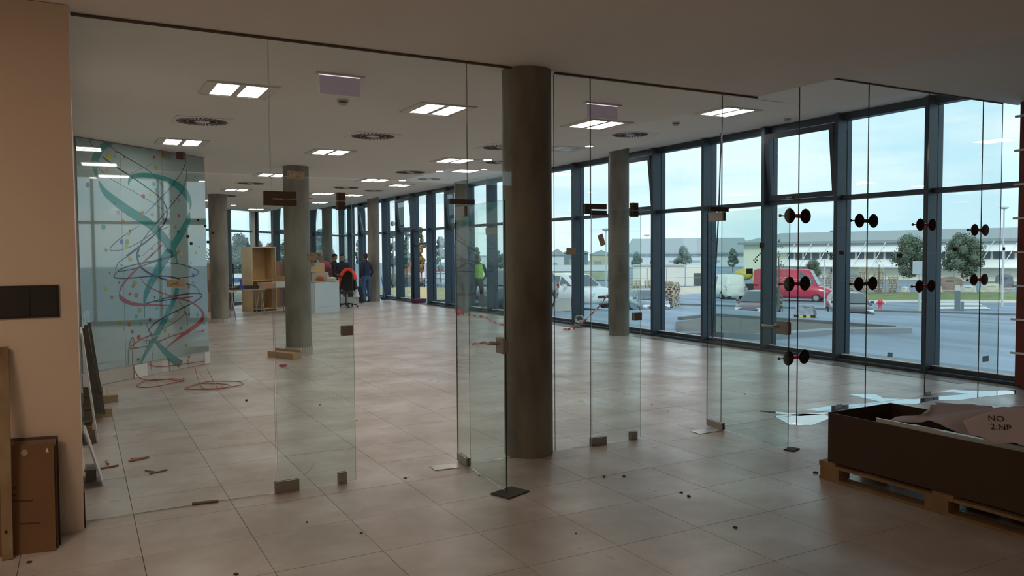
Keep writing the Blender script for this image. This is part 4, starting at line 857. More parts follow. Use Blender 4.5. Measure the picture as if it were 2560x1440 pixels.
M_GREYB = mat('grey_box', (.25, .24, .23), .6)
t = small_box(617, 716, .741, .56, .35, .10, M_BLACK, 'black_case', 'flat black equipment case on the folding table', 'case', D=22.9); lpart('label_strip', MB().box(-.22, -.16, -.18, -.176, .05, .07), M_WPL, t)
small_box(580, 720, .741, .24, .3, .05, M_BLACK, 'black_tray', 'thin black tray left of the equipment case', 'tray', D=22.75)
t = small_box(602, 704, .741, .12, .12, .12, mat('blue_bottle', (.03, .10, .42), .3), 'blue_bottle', 'blue spray bottle standing on the folding table', 'bottle', D=22.72); lpart('neck', MB().cyl((0, 0, .12), (0, 0, .24), .035, .02, 10), mat('blue_bottle', (.03, .1, .42), .3), t); lpart('trigger', MB().box(-.06, .03, -.02, .02, .24, .28), mat('blue_bottle', (.03, .1, .42), .3), t)
small_box(667, 720, .741, .42, .3, .16, M_CARD, 'cardboard_box', 'open cardboard box with papers on the right folding table', 'box', D=23.3)
small_box(702, 716, .741, .38, .3, .17, M_WPL, 'white_box', 'white box on the right folding table beside the second column', 'box', D=23.6)
t = small_box(706, 700, .915, .34, .24, .16, mat('brown_bag', (.35, .22, .10), .8), 'paper_bag', 'crumpled brown bag on top of the white box', 'bag', D=23.6); t.children[0].data.transform(Matrix.Scale(1, 4))
small_box(525, 712, .741, .35, .3, .33, mat('pinkish_box', (.30, .20, .19), .7), 'cardboard_box', 'pinkish cardboard box on the table behind the mural edge', 'box', D=21.6)
small_box(563, 716, .0, .35, .3, .8, mat('dark_stand', (.08, .06, .05), .7), 'dark_pedestal', 'dark pedestal unit behind the left folding table', 'cabinet', D=25.5)
# black metal frame (rail) left of the bookcase
x, y, _ = onz(585, 776); t = emp('metal_frame', (x, y, 0), .1, 'tall thin black metal frame standing left of the bookcase', 'frame')
lpart('post', MB().cyl((0, 0, 0), (0, 0, 1.42), .018, n=8), M_BLACK, t); lpart('post', MB().cyl((.52, 0, 0), (.52, 0, 1.36), .018, n=8), M_BLACK, t)
for z_ in (.68, 1.28): lpart('rail', MB().cyl((0, 0, z_), (.52, 0, z_), .014, n=8), M_BLACK, t)
# plant
x, y, _ = onz(716, 764); t = emp('potted_plant', (x + .35, y + 1.0, 0), 0, 'tall leafy indoor plant behind the second column', 'plant')
lpart('pot', MB().lathe([(.13, 0), (.18, .32), (.17, .32)], n=14), M_WPL, t); lpart('stem', MB().tube([(0, 0, .3), (.03, 0, 1.1), (-.04, 0, 1.8)], [.03, .025, .012], 7), mat('stem_brown', (.16, .11, .06), .8), t)
g = MB(); rr = random.Random(5)
for i in range(46):
    z_ = rr.uniform(1.35, 2.25); a = rr.uniform(0, 6.28); ln = rr.uniform(.2, .42); p = Vector((-.04 + .05 * math.cos(a), .05 * math.sin(a), z_)); d_ = Vector((math.cos(a), math.sin(a), rr.uniform(-.7, .5))).normalized(); s_ = d_.cross(Vector((0, 0, 1))).normalized() * .035
    g.add([p, p + d_ * ln * .5 + s_, p + d_ * ln, p + d_ * ln * .5 - s_], [(0, 1, 2, 3)])
lpart('leaves', g, mat('leaf_green', (.035, .085, .035), .5), t, kind='stuff')
# white counter
cx, cy, _ = onz(849, 778); d_ = Vector(onz(783, 785)) - Vector((cx, cy, 0)); rz = math.atan2(-d_.y, -d_.x)
t = emp('reception_counter', (cx, cy, 0), rz, 'low white counter block with goods on top, right of the second column', 'counter')
M_CNT = mat('counter_white', (.62, .66, .70), .45)
lpart('front_panel', MB().box(-1.05, 0, 0, .03, .17, .88), M_CNT, t); lpart('kick_board', MB().box(-1.05, 0, .0, .03, .0, .165), M_CNT, t); lpart('side_panel', MB().box(-.03, 0, .031, .8, 0, .88), M_CNT, t); lpart('side_panel', MB().box(-1.05, -1.02, .031, .8, 0, .88), M_CNT, t); lpart('worktop', MB().box(-1.05, 0, 0, .8, .881, .905), mat('worktop_grey', (.30, .31, .32), .5), t)
CD = math.hypot(cx, cy)
small_box(800, 709, .906, .40, .35, .24, mat('white_paper_box', (.55, .5, .44), .7), 'cardboard_box', 'open carton with raised flaps on the white counter', 'box', D=CD + .2)
t = small_box(797, 690, 1.147, .45, .35, .012, M_CARD, 'cardboard_flap', 'brown cardboard flaps standing above the carton on the counter', 'box', D=CD + .25); lpart('flap', MB().add([(-.2, .1, .01), (.22, .1, .01), (.28, .25, .28), (-.15, .25, .28), (-.2, .11, .01), (.22, .11, .01), (.28, .26, .28), (-.15, .26, .28)], [(0, 1, 2, 3), (7, 6, 5, 4), (0, 4, 5, 1), (1, 5, 6, 2), (2, 6, 7, 3), (3, 7, 4, 0)]), M_CARD, t)
t = small_box(829, 712, .906, .34, .3, .02, mat('cream', (.6, .56, .45), .7), 'food_package', 'pale wrapped package lying at the counter end', 'package', D=CD - .15); lpart('lump', MB().ball((0, 0, .06), (.16, .12, .06), 10), mat('cream', (.6, .56, .45), .7), t)
t = small_box(802, 713, .906, .2, .2, .02, mat('orange_pack', (.55, .16, .05), .5), 'snack_bag', 'orange and white snack bag on the counter edge', 'bag', D=CD - .1); lpart('lump', MB().ball((0, 0, .10), (.11, .09, .09), 10), mat('orange_pack', (.55, .16, .05), .5), t)
t = small_box(819, 700, .906, .07, .07, .02, M_WPL, 'paper_cup', 'white paper cup on the counter', 'cup', D=CD + .1); lpart('cup_wall', MB().lathe([(.03, .02), (.045, .16)], n=12), M_WPL, t)
t = small_box(806, 680, .906, .5, .4, .35, mat('maroon_bag', (.12, .015, .025), .7), 'travel_bag', 'dark red travel bag on the counter behind the cartons', 'bag', D=CD + .75); lpart('top_bulge', MB().ball((0.05, 0, .38), (.26, .18, .2), 12), mat('crimson_bag', (.28, .02, .06), .7), t)
t = small_box(770, 690, .906, .3, .3, .56, mat('pinkish_box', (.30, .20, .19), .7), 'storage_drum', 'brown grey drum with black lid on the counter', 'drum', D=CD + .5); lpart('lid', MB().cyl((0, 0, .56), (0, 0, .6), .19, n=16), M_BLACK, t)
# office chair with bright jacket
x, y, _ = onz(868, 768); t = emp('office_chair', (x, y, 0), -.5, 'black swivel office chair with a vivid red jacket hung on it', 'chair')
for i in range(5):
    a = i * 2 * PI / 5; lpart('leg', MB().tube([(0, 0, .12), (.32 * math.cos(a), .32 * math.sin(a), .08)], [.03, .02], 6), M_BLACK, t); lpart('castor', MB().cyl((.33 * math.cos(a), .33 * math.sin(a) - .02, .03), (.33 * math.cos(a), .33 * math.sin(a) + .02, .03), .03, n=10), M_BLACK, t)
lpart('gas_lift', MB().cyl((0, 0, .1), (0, 0, .43), .03, n=10), M_STEEL, t); lpart('seat', MB().box(-.25, .25, -.25, .25, .43, .52, top=.03), M_BLACK, t)
lpart('backrest', MB().box(-.23, .23, .20, .27, .6, 1.1, top=.02), M_BLACK, t); lpart('back_support', MB().box(-.03, .03, .24, .29, .45, .7), M_BLACK, t)
t2 = emp('hung_jacket', (x, y, .5), -.5, 'vivid red orange and black work jacket draped over the office chair', 'jacket')
M_JR = mat('vivid_red_cloth', (.85, .05, .02), .7, emit=None)
lpart('black_body', MB().box(-.27, .27, .08, .34, .05, .66, top=.06), mat('black_cloth', (.008, .008, .01), .9), t2)
lpart('shoulder_panel', MB().tube(cat([(-.27, .02, .16), (-.22, -.02, .40), (-.10, 0.0, .62), (.04, .05, .70), (.2, .05, .60), (.28, .0, .38)], 5), [.055] * 26, 8), M_JR, t2)
# items by the men
small_box(872, 745, 0.0, .55, .4, .22, mat('white_bin', (.5, .5, .48), .5), 'white_crate', 'white plastic crate on the floor beside the man in jeans', 'crate', D=27.4)
small_box(893, 738, 0.0, .45, .45, .45, M_BLACK, 'black_bag', 'black bag on the floor next to the man in jeans', 'bag', D=28.4)
t = small_box(880, 725, .225, .5, .4, .35, M_BLACK, 'vacuum_cleaner', 'black machine with white parts on top of the white crate', 'machine', D=27.5); lpart('white_part', MB().lathe([(.12, .0), (.05, .2), (.03, .35)], (.05, -.25, 0), 12), M_WPL, t)
# broom
p = onz(962, 749); q = ony(953, 690, p[1] + .35); t = emp('broom', p, 0, 'thin blue handled broom leaning near the windows', 'broom'); MB().tube([p, q], .014, 6).build('handle', mat('blue_paint', (.06, .16, .35), .4), t); MB().cb((p[0], p[1], .04), (.28, .1, .07), 0, .4).build('broom_head', mat('navy_bristle', (.02, .025, .06), .8), t)
tag(MB().cb(onz(1048, 752, .07), (.45, .25, .13), 0, .3).build('maroon_bundle', mat('maroon_cloth', (.10, .02, .06), .8)), 'dark maroon bundle on the floor in the open exit doorway', 'bundle')
# ================================================================== PEOPLE
def person(loc, rz, sh, top_m, leg_m, hair, lb, pose='pockets', vest=None, head_turn=0, beard=False):
    t = emp('person', loc, rz, lb, 'person')
    J = [(0, 0, .95), (0, 0, 1.12), (0, 0, 1.32), (0, .0, 1.46), (0, -.01, 1.535), (0, -.015, 1.62), (0, -.01, 1.70)]
    R_ = [.145, .125, .15, .085, .052, .088, .07]
    E = [(0, 1), (1, 2), (2, 3), (3, 4), (4, 5), (5, 6)]
    def add(p, r, frm): J.append(p); R_.append(r); E.append((frm, len(J) - 1)); return len(J) - 1
    for s_ in (-1, 1):
        a = add((s_ * .1, 0, .88), .098, 0); a = add((s_ * .11, -.01, .70), .085, a); a = add((s_ * .12, -.02, .49), .062, a); a = add((s_ * .125, .01, .30), .058, a); a = add((s_ * .13, .02, .09), .043, a); a = add((s_ * .14, -.05, .045), .042, a); a = add((s_ * .15, -.15, .03), .030, a)
        b = add((s_ * .17, 0, 1.40), .068, 2)
        if pose == 'pockets' or (pose == 'gesture' and s_ > 0): pts = [((s_ * .235, .03, 1.24), .055), ((s_ * .26, .06, 1.10), .045), ((s_ * .24, .0, .97), .038), ((s_ * .20, -.06, .88), .032)]
        elif pose == 'gesture': pts = [((s_ * .23, .02, 1.24), .055), ((s_ * .25, .02, 1.09), .047), ((s_ * .16, -.16, 1.05), .036), ((s_ * .09, -.26, 1.05), .03)]
        else: pts = [((s_ * .24, -.04, 1.22), .055), ((s_ * .26, -.10, 1.08), .045), ((s_ * .22, -.26, 1.0), .036), ((s_ * .19, -.34, .96), .03)]
        for p, r in pts: b = add(p, r, b)
        hp = Vector(J[b]); dr = (Vector(J[b]) - Vector(J[b - 1])).normalized()
        s2 = dr.orthogonal().normalized()
        c0 = add(tuple(hp + dr * .05), .024, b)
        for k, (o_, ln) in enumerate(((-.03, .055), (-.01, .075), (.01, .07), (.028, .06))): add(tuple(hp + dr * (.05 + ln) + s2 * o_ + Vector((0, -.01, -.01))), .009, c0)
        add(tuple(hp + dr * .03 + s2 * -.045), .010, b)
    me = bpy.data.meshes.new('b'); me.from_pydata(J, E, []); ob = bpy.data.objects.new('b', me); C.objects.link(ob)
    m_ = ob.modifiers.new('s', 'SKIN'); sv = me.skin_vertices[0].data
    for i, r in enumerate(R_): sv[i].radius = (r, r * (.8 if i in (0, 1, 2) else 1))
    for i, r in ((0, .150), (1, .14), (2, .175)): sv[i].radius = (r, r * .68)
    sv[0].use_root = True
    ss = ob.modifiers.new('u', 'SUBSURF'); ss.levels = 2
    dg = bpy.context.evaluated_depsgraph_get(); bm_ = bpy.data.meshes.new_from_object(ob.evaluated_get(dg)); C.objects.unlink(ob); bpy.data.objects.remove(ob)
    bm_.materials.clear()
    SK = mat('skin', (.36, .20, .14), .6); SH = mat('shoe_black', (.02, .02, .022), .5)
    for q in (top_m, leg_m, SK, SH): bm_.materials.append(q)
    for p in bm_.polygons:
        c = p.center; p.use_smooth = True
        hand = (abs(c.x) > .07 and c.y < -.235 and c.z < 1.15) or (abs(c.x) > .15 and c.z < .9 and c.z > .70 and c.y < -.03)
        p.material_index = 2 if (c.z > 1.51 or hand) else 0 if c.z > .955 or abs(c.x) > .215 and c.z > .85 else 1 if c.z > .085 else 3
    o = bpy.data.objects.new('body', bm_); C.objects.link(o); o.parent = t
    Rt = Matrix.Translation((0, -.01, 1.64)) @ Matrix.Rotation(head_turn, 4, 'Z')
    g = MB(); g.ball((0, 0, 0), (.078, .095, .118), 14); q = MB(); q.v = [tuple(Rt @ Vector(v_)) for v_ in g.v]; q.f = g.f; q.mi = g.mi; q.sm = g.sm
    hd = lpart('head', q, SK, t)
    def hp_(mb, nm, mt): mb.v = [tuple(Rt @ Vector(v_)) for v_ in mb.v]; x_ = lpart(nm, mb, mt, hd); return x_
    hp_(MB().lathe([(.086, -.02), (.089, .03), (.078, .075), (.05, .112), (.012, .126)], (0, .016, .0), 14), 'hair', hair)
    hp_(MB().ball((0, .002, .058), (.083, .099, .070), 12), 'hair', hair)
    hp_(MB().ball((0, .045, -.02), (.07, .062, .075), 10), 'hair', hair)
    hp_(MB().add([(-.012, -.09, -.02), (.012, -.09, -.02), (0, -.118, -.022), (0, -.088, .02)], [(0, 1, 2), (0, 2, 3), (1, 3, 2)]), 'nose', SK)
    for s_ in (-1, 1):
        hp_(MB().ball((s_ * .03, -.085, .015), .011, 8), 'eye', M_INK); hp_(MB().ball((s_ * .079, .005, -.005), (.01, .018, .028), 8), 'ear', SK)
    hp_(MB().cb((0, -.088, -.052), (.04, .01, .008)), 'mouth', mat('lips', (.25, .09, .07), .6))
    if beard: hp_(MB().ball((0, -.04, -.065), (.066, .058, .05), 10), 'beard', hair)
    lpart('collar', MB().lathe([(.062, 1.47), (.068, 1.52)], (0, 0, 0), 14), top_m, t)
    if vest: lpart('vest', MB().lathe([(.17, .98), (.172, 1.15), (.185, 1.32), (.15, 1.42)], (0, 0, 0), 16), vest, t)
    for o_ in [t]: o_.matrix_basis = o_.matrix_basis @ Matrix.Scale(sh / 1.765, 4)
    return t
HB = mat('dark_hair', (.015, .011, .009), .8); HB2 = mat('brown_hair', (.05, .028, .018), .8)
x, y, _ = onz(916, 757)
person((x, y, 0), math.radians(205), 1.72, mat('navy_sweater', (.018, .028, .06), .85), mat('blue_jeans', (.06, .12, .24), .85, 0, .25, 6), HB2, 'man in navy sweater and blue jeans standing with back half turned by the far column', 'pockets', head_turn=-.5, beard=True)
def face_px(px, D): v = ray(px, 640); n = math.hypot(v[0], v[1]); return (v[0] / n * D, v[1] / n * D, 0)
BJ = mat('black_jacket', (.010, .011, .014), .85); DT = mat('dark_trousers', (.015, .016, .02), .9)
person(face_px(836, 26.6), math.radians(35), 1.70, BJ, DT, HB, 'young man in black jacket standing behind the white counter, facing the camera', 'pockets')
person(face_px(855, 26.1), math.radians(-25), 1.71, mat('dark_blue_jacket', (.014, .022, .045), .85), DT, HB, 'man in dark blue jacket holding his hands in front beside the red jacket', 'gesture')
# ================================================================== OUTSIDE
M_ASPH = mat('asphalt', (.165, .225, .29), .65, 0, .32, .55, .1, stretch=(1, .28, 1), detail=8, bscale=40)
g = MB(); xs = [10.5, 13, 16, 20, 25, 32, 40, 50, 60, 110, 300]; ys = [-120, -40, 0, 20, 40, 80, 160, 320]
idx = {}
xs = [10.5, 11.8] + [13 + k for k in range(23)] + [40, 60, 110, 300]
ys = [-120, -40, 0] + [4 + 2 * k for k in range(24)] + [60, 80, 160, 320]
for i, x in enumerate(xs):
    for j, y in enumerate(ys): g.v.append((x, y, gz(x, y)))
for i in range(len(xs) - 1):
    for j in range(len(ys) - 1):
        k = len(ys); g.f.append((i * k + j, (i + 1) * k + j, (i + 1) * k + j + 1, i * k + j + 1)); g.mi.append(0); g.sm.append(False)
g.build('parking_lot', M_ASPH, kind='structure')
MB().add([(-200, 23.2, -.13), (-.5, 23.2, -.13), (5.4, 29.4, -.13), (10.5, 35.5, -.13), (10.5, 320, -.13), (-200, 320, -.13)], [(0, 1, 2, 3, 4, 5)]).build('rear_yard', mat('yard_ground', (.22, .22, .18), .9, 0, .2, .3), kind='structure')
MB().box(10.5, 11.6, -4, 36, -.3, -.085).build('pavement', mat('pavement', (.33, .34, .34), .8, 0, .1, 2), kind='structure')
def gpoly(pts, off, nm, m_, thick=.12, sub=1, **kw):
    q = []
    for i in range(len(pts)):
        a, b_ = pts[i], pts[(i + 1) % len(pts)]
        for k in range(sub): u = k / sub; q.append((a[0] + (b_[0] - a[0]) * u, a[1] + (b_[1] - a[1]) * u))
    P = [gh(*p) for p in q]; g = MB()
    n = len(P); vs = [(a[0], a[1], a[2] + off) for a in P] + [(a[0], a[1], a[2] + off - thick) for a in P]
    g.add(vs, [tuple(range(n))] + [(i, (i + 1) % n, n + (i + 1) % n, n + i) for i in range(n)])
    o = g.build(nm, m_)
    for k, v in kw.items(): o[k] = v
    return o
M_GRASS = mat('grass', (.15, .20, .07), .95, 0, .3, 1.2, detail=8); M_DRY = mat('dry_grass', (.36, .30, .14), .95, 0, .25, .8, detail=8); M_KERB = mat('kerb_concrete', (.36, .36, .34), .8, 0, .1, 3); M_SAND = mat('sandy_ground', (.50, .45, .36), .9, 0, .12, .4)
def strip(pts, w_, h_, nm, m_, sk=0):     # kerb: a raised beam along a ground polyline
    P = [Vector(gh(*p)) for p in pts]; g = MB()
    for a, b_ in zip(P, P[1:]):
        n_ = max(1, int((b_ - a).length / 3))
        for k in range(n_):
            p = a + (b_ - a) * (k / n_); q = a + (b_ - a) * ((k + 1) / n_); p.z = gz(p.x, p.y); q.z = gz(q.x, q.y)
            d = (q - p).normalized(); s_ = Vector((-d.y, d.x, 0)) * w_ / 2; u = Vector((0, 0, h_)); dn_ = Vector((0, 0, -.1))
            g.add([p - s_ + dn_, q - s_ + dn_, q + s_ + dn_, p + s_ + dn_, p - s_ + u, q - s_ + u, q + s_ + u, p + s_ + u], [(3, 2, 1, 0), (4, 5, 6, 7), (0, 1, 5, 4), (1, 2, 6, 5), (2, 3, 7, 6), (3, 0, 4, 7)])
    o = g.build(nm, m_); o['kind'] = 'structure'; return o
M_KD = mat('kerb_dark', (.11, .125, .135), .85)
strip([(1380, 757), (1574, 758), (1753, 764), (2085, 775), (2560, 789), (2700, 793)], .35, .10, 'kerb', M_KD)
strip([(1700, 800), (1782, 790), (2100, 812), (2236, 823)], .18, .10, 'kerb', M_KD)
strip([(1700, 846), (1782, 846), (1905, 848), (2085, 833), (2266, 830)], .45, .13, 'kerb', mat('kerb_mid', (.20, .235, .26), .85))
M_GRAV = mat('gravel', (.10, .10, .095), .9, 0, .5, 14, .5, detail=6)
gpoly([(1690, 842), (1690, 806), (1782, 793), (2000, 806), (2236, 824), (2085, 828), (1905, 843)], .02, 'gravel_bed', M_GRAV, kind='structure')
gpoly([(2060, 752), (2060, 735), (2300, 731), (2700, 731), (2700, 748), (2400, 750)], .04, 'lawn', M_GRASS, kind='structure')
gpoly([(1300, 752), (940, 764), (930, 722), (1100, 717), (1350, 722)], .03, 'lawn', M_DRY, kind='structure')
gpoly([(1570, 742), (1570, 724), (1760, 716), (1840, 712), (1840, 730), (1700, 738)], .03, 'sandy_yard', M_SAND, kind='structure')
gpoly([(2060, 758), (2060, 753), (2400, 751), (2700, 752), (2700, 758), (2300, 757)], .06, 'pavement', mat('pale_paving', (.50, .49, .45), .8), kind='structure')
zb = emp('zebra_crossing', gh(2350, 770)); zb['kind'] = 'structure'
for i in range(6):
    y0 = 758.5 + i * 3.4; x1 = 2440 + i * 7; g = MB(); n_ = 14; vs = []
    for k in range(n_ + 1):
        x = 2312 + (x1 - 2312) * k / n_
        for yy in (y0, y0 + 1.7): p = gh(x, yy); vs.append((p[0], p[1], p[2] + .13))
    g.add(vs, [(2 * k, 2 * k + 1, 2 * k + 3, 2 * k + 2) for k in range(n_)]); g.build('stripe', mat('road_paint', (.75, .75, .72), .7), zb)
# ---- cars
M_TYRE = mat('tyre', (.012, .012, .013), .8); M_CG = mat('car_glass', (.05, .075, .09), .06, spec=.9); M_RIM = mat('rim', (.45, .46, .47), .3, .7); M_HL = mat('headlamp', (.75, .8, .85), .1, spec=.9); M_TL = mat('tail_lamp', (.35, .02, .02), .2); M_PLATE = mat('number_plate', (.7, .7, .66), .5)
def car(loc, rz, paint, lb, L_=4.5, W_=1.78, Hh=1.46, kind='sedan', nm='car', name='car'):
    t = emp(name, loc, rz, lb, nm)      # local +x = front
    if kind == 'sedan': prof = [(-.5, .42, .72), (-.485, .28, .93), (-.40, .24, .97), (-.30, .22, .98), (0, .2, .97), (.2, .2, .95), (.30, .22, .90), (.42, .24, .80), (.485, .26, .66), (.5, .34, .52)]; cab = [(-.40, 0), (-.26, .93), (-.12, 1), (.04, .99), (.13, .90), (.27, 0)]
    elif kind == 'hatch': prof = [(-.5, .42, .80), (-.485, .28, .98), (-.40, .24, .99), (0, .2, .97), (.22, .2, .94), (.34, .22, .86), (.44, .24, .74), (.49, .26, .60), (.5, .34, .5)]; cab = [(-.48, 0), (-.40, .80), (-.25, .98), (-.05, 1), (.08, .93), (.28, 0)]
    elif kind == 'van': prof = [(-.5, .42, 1.2), (-.495, .3, 1.3), (-.4, .26, 1.32), (0, .25, 1.32), (.2, .25, 1.3), (.30, .25, 1.2), (.42, .27, 1.05), (.485, .3, .85), (.5, .36, .6)]; cab = [(-.497, 0), (-.49, .95), (-.45, 1), (0, 1), (.16, .99), (.22, .93), (.33, 0)]
    else: prof = [(-.5, .42, 1.0), (-.495, .3, 1.1), (-.4, .26, 1.1), (0, .25, 1.1), (.2, .25, 1.08), (.32, .25, .98), (.44, .27, .88), (.49, .3, .7), (.5, .36, .55)]; cab = [(-.497, 0), (-.48, .95), (-.42, 1), (0, 1), (.06, .99), (.14, .85), (.30, 0)]
    bt = lambda x: next(a[2] + (b_[2] - a[2]) * (x - a[0]) / (b_[0] - a[0]) for a, b_ in zip(prof, prof[1:]) if a[0] <= x <= b_[0])
    g = MB(); vs = []; hw = W_ / 2
    for x, zl, zu in prof:
        k = 1 - max(0, abs(x) - .38) * 1.6
        for (yy, zz) in ((.90 * k, zl), (1.0 * k, zl + (zu - zl) * .25), (1.0 * k, zl + (zu - zl) * .6), (.95 * k, zu), (.55 * k, zu + .03), (-.55 * k, zu + .03), (-.95 * k, zu), (-1.0 * k, zl + (zu - zl) * .6), (-1.0 * k, zl + (zu - zl) * .25), (-.90 * k, zl)): vs.append((x * L_, yy * hw, zz))
    n = 10; m_ = len(prof)
    fs = [(i * n + j, i * n + (j + 1) % n, (i + 1) * n + (j + 1) % n, (i + 1) * n + j) for i in range(m_ - 1) for j in range(n)] + [tuple(range(n)), tuple(range((m_ - 1) * n, m_ * n))]
    g.add(vs, fs, 0, True); lpart('body', g, paint, t)
    g = MB(); vs = []
    for x, u in cab:
        zb_ = bt(x) + .0; zz = zb_ + (Hh - zb_) * u; k = .90 - .18 * u
        vs += [(x * L_, .90 * hw, zb_ - .02), (x * L_, k * hw, zz), (x * L_, k * .7 * hw, zz + .02 * u), (x * L_, -k * .7 * hw, zz + .02 * u), (x * L_, -k * hw, zz), (x * L_, -.90 * hw, zb_ - .02)]
    n = 6; m_ = len(cab); g.add(vs, [(i * n + j, i * n + j + 1, (i + 1) * n + j + 1, (i + 1) * n + j) for i in range(m_ - 1) for j in range(n - 1)] + [tuple(range(n)), tuple(range((m_ - 1) * n, m_ * n))], 0, True)
    rf = lpart('cabin', g, paint, t)
    # windows: side bands, windscreen, rear
    def side(xa, xb, s_, nm='side_window'):
        q = []
        for x, lo in ((xa, 1), (xb, 1), (xb, 0), (xa, 0)):
            u = 0
            for a, b_ in zip(cab, cab[1:]):
                if a[0] <= x <= b_[0]: u = a[1] + (b_[1] - a[1]) * (x - a[0]) / (b_[0] - a[0])
            uu = (.08 if lo else max(u - .12, .1)); zb_ = bt(x); tot = Hh - zb_; zz = zb_ + tot * uu; k = .90 - .18 * uu
            q.append((x * L_, s_ * (k * hw + .012), zz))
        lpart(nm, MB().poly(q), M_CG, rf)
    c1, c2 = cab[0][0], cab[-1][0]
    if kind in ('sedan', 'hatch'): segs = [(c1 + .07, -.13), (-.115, .055), (.07, c2 - .035)]
    elif kind == 'van': segs = [(.1, .27)]
    else: segs = [(.0, .12), (.13, .25)]
    for s_ in (-1, 1):
        for a, b_ in segs: side(a, b_, s_)
    def cross(i, j, u0, u1, nm):
        a, b_ = cab[i], cab[j]; q = []
        for u in (u0, u1):
            x = a[0] + (b_[0] - a[0]) * u; uu = a[1] + (b_[1] - a[1]) * u; zz = bt(a[0]) * (1 - 0) if False else None
            zb_ = bt(x); zz = zb_ + (Hh - zb_) * uu; k = (.90 - .18 * uu) * .86; q.append((x, zz, k))
        dx = .02 if nm == 'windscreen' else -.02
        lpart(nm, MB().poly([(q[0][0] * L_ + dx, q[0][2] * hw, q[0][1] + .02), (q[0][0] * L_ + dx, -q[0][2] * hw, q[0][1] + .02), (q[1][0] * L_ + dx, -q[1][2] * hw, q[1][1] + .02), (q[1][0] * L_ + dx, q[1][2] * hw, q[1][1] + .02)]), M_CG, rf)
    cross(-1, -2, .08, .95, 'windscreen')
    if kind in ('sedan', 'hatch'): cross(0, 1, .1, .9, 'rear_window')
    for sx in (-.31, .31):
        for s_ in (-1, 1):
            wl = lpart('wheel', MB().cyl((sx * L_, s_ * hw * .78, .32), (sx * L_, s_ * hw * 1.0, .32), .32, n=20), M_TYRE, t)
            lpart('rim', MB().cyl((sx * L_, s_ * hw * .99, .32), (sx * L_, s_ * (hw * 1.0 + .012), .32), .20, n=14), M_RIM, wl)
    for s_ in (-1, 1):
        lpart('headlamp', MB().cb((L_ * .472, s_ * hw * .66, .64), (.16, .34, .13), 0, -s_ * .35), M_HL, t); lpart('tail_lamp', MB().cb((-L_ * .485, s_ * hw * .74, .82), (.08, .2, .18)), M_TL, t)
        lpart('wing_mirror', MB().cb((L_ * .18, s_ * (hw + .08), 1.0), (.1, .18, .12)), paint, t)
    lpart('grille', MB().box(L_ * .495, L_ * .505, -.45, .45, .50, .60), M_BLACK, t); lpart('number_plate', MB().box(L_ * .503, L_ * .51, -.26, .26, .38, .48), M_PLATE, t); lpart('number_plate', MB().box(-L_ * .507, -L_ * .5, -.26, .26, .5, .6), M_PLATE, t)
    return t
def gpt(px, py): p = gh(px, py); return (p[0], p[1], p[2])
def facing(px, deg): v = ray(px, 640); return math.atan2(-v[1], -v[0]) + math.radians(deg)   # 0 = nose towards the camera, positive turns it to the right of view
car(atd(1421, 34.5), facing(1421, 42), mat('car_white', (.60, .62, .64), .25, coat=.6), 'white saloon car parked outside behind the column by the windows', 4.6, 1.8, 1.47, 'sedan')
car(atd(1275, 29.5), facing(1275, -36), mat('car_dark', (.035, .045, .055), .25, coat=.6), 'dark car parked outside, cut by the nearest concrete column', 4.5, 1.8, 1.5, 'hatch')
car(atd(1620, 46), facing(1620, 14), mat('car_slate', (.10, .14, .18), .25, coat=.6), 'slate blue car roof visible beside the pile of pallets', 4.2, 1.75, 1.45, 'hatch')
car(atd(1899, 45), facing(1899, -15), mat('car_maroon', (.13, .07, .09), .25, coat=.6), 'dull maroon car facing the building behind the wide window frame', 4.2, 1.75, 1.5, 'hatch')
car(atd(2124, 45), facing(2124, 12), mat('car_black', (.03, .035, .045), .2, coat=.6), 'black car facing the building by the red hydrant', 4.3, 1.75, 1.45, 'hatch')
car(atd(1018, 90), facing(1018, 60), mat('car_grey', (.10, .12, .13), .3, coat=.4), 'grey car far left outside behind the black fence', 4.3, 1.75, 1.45, 'hatch')
car(atd(1815, 66), facing(1815, -160), mat('van_white', (.70, .70, .66), .35), 'small white van seen from behind near the yellow tank', 4.4, 1.8, 1.95, 'smallvan', 'van', 'van')
rv = car(atd(1985, 64), facing(1985, 80), mat('van_red', (.42, .02, .055), .35, coat=.4), 'red delivery van with white lettering parked side-on', 5.7, 2.0, 2.45, 'van', 'van', 'van')
for s_, dx, dz in (('WTEC-Z', -1.6, 1.62), ('SERVIS', -1.5, 1.12)):
    o = text(s_, Vector((0, 0, 0)), .34 if dz > 1.5 else .24, M_WPL, rv, Matrix()); o.matrix_basis = Matrix.Translation((dx, -1.012, dz)) @ Matrix.Rotation(PI / 2, 4, 'X')
    o = o.copy(); C.objects.link(o); o.parent = rv; o.matrix_basis = Matrix.Translation((-dx, 1.012, dz)) @ Matrix.Rotation(PI, 4, 'Z') @ Matrix.Rotation(PI / 2, 4, 'X')
lpart('white_band', MB().box(-.2, 1.4, -1.008, -1.003, 1.5, 1.56).box(.1, 1.5, -1.008, -1.003, 1.66, 1.70).box(-.2, 1.4, 1.003, 1.008, 1.5, 1.56), M_WPL, rv)
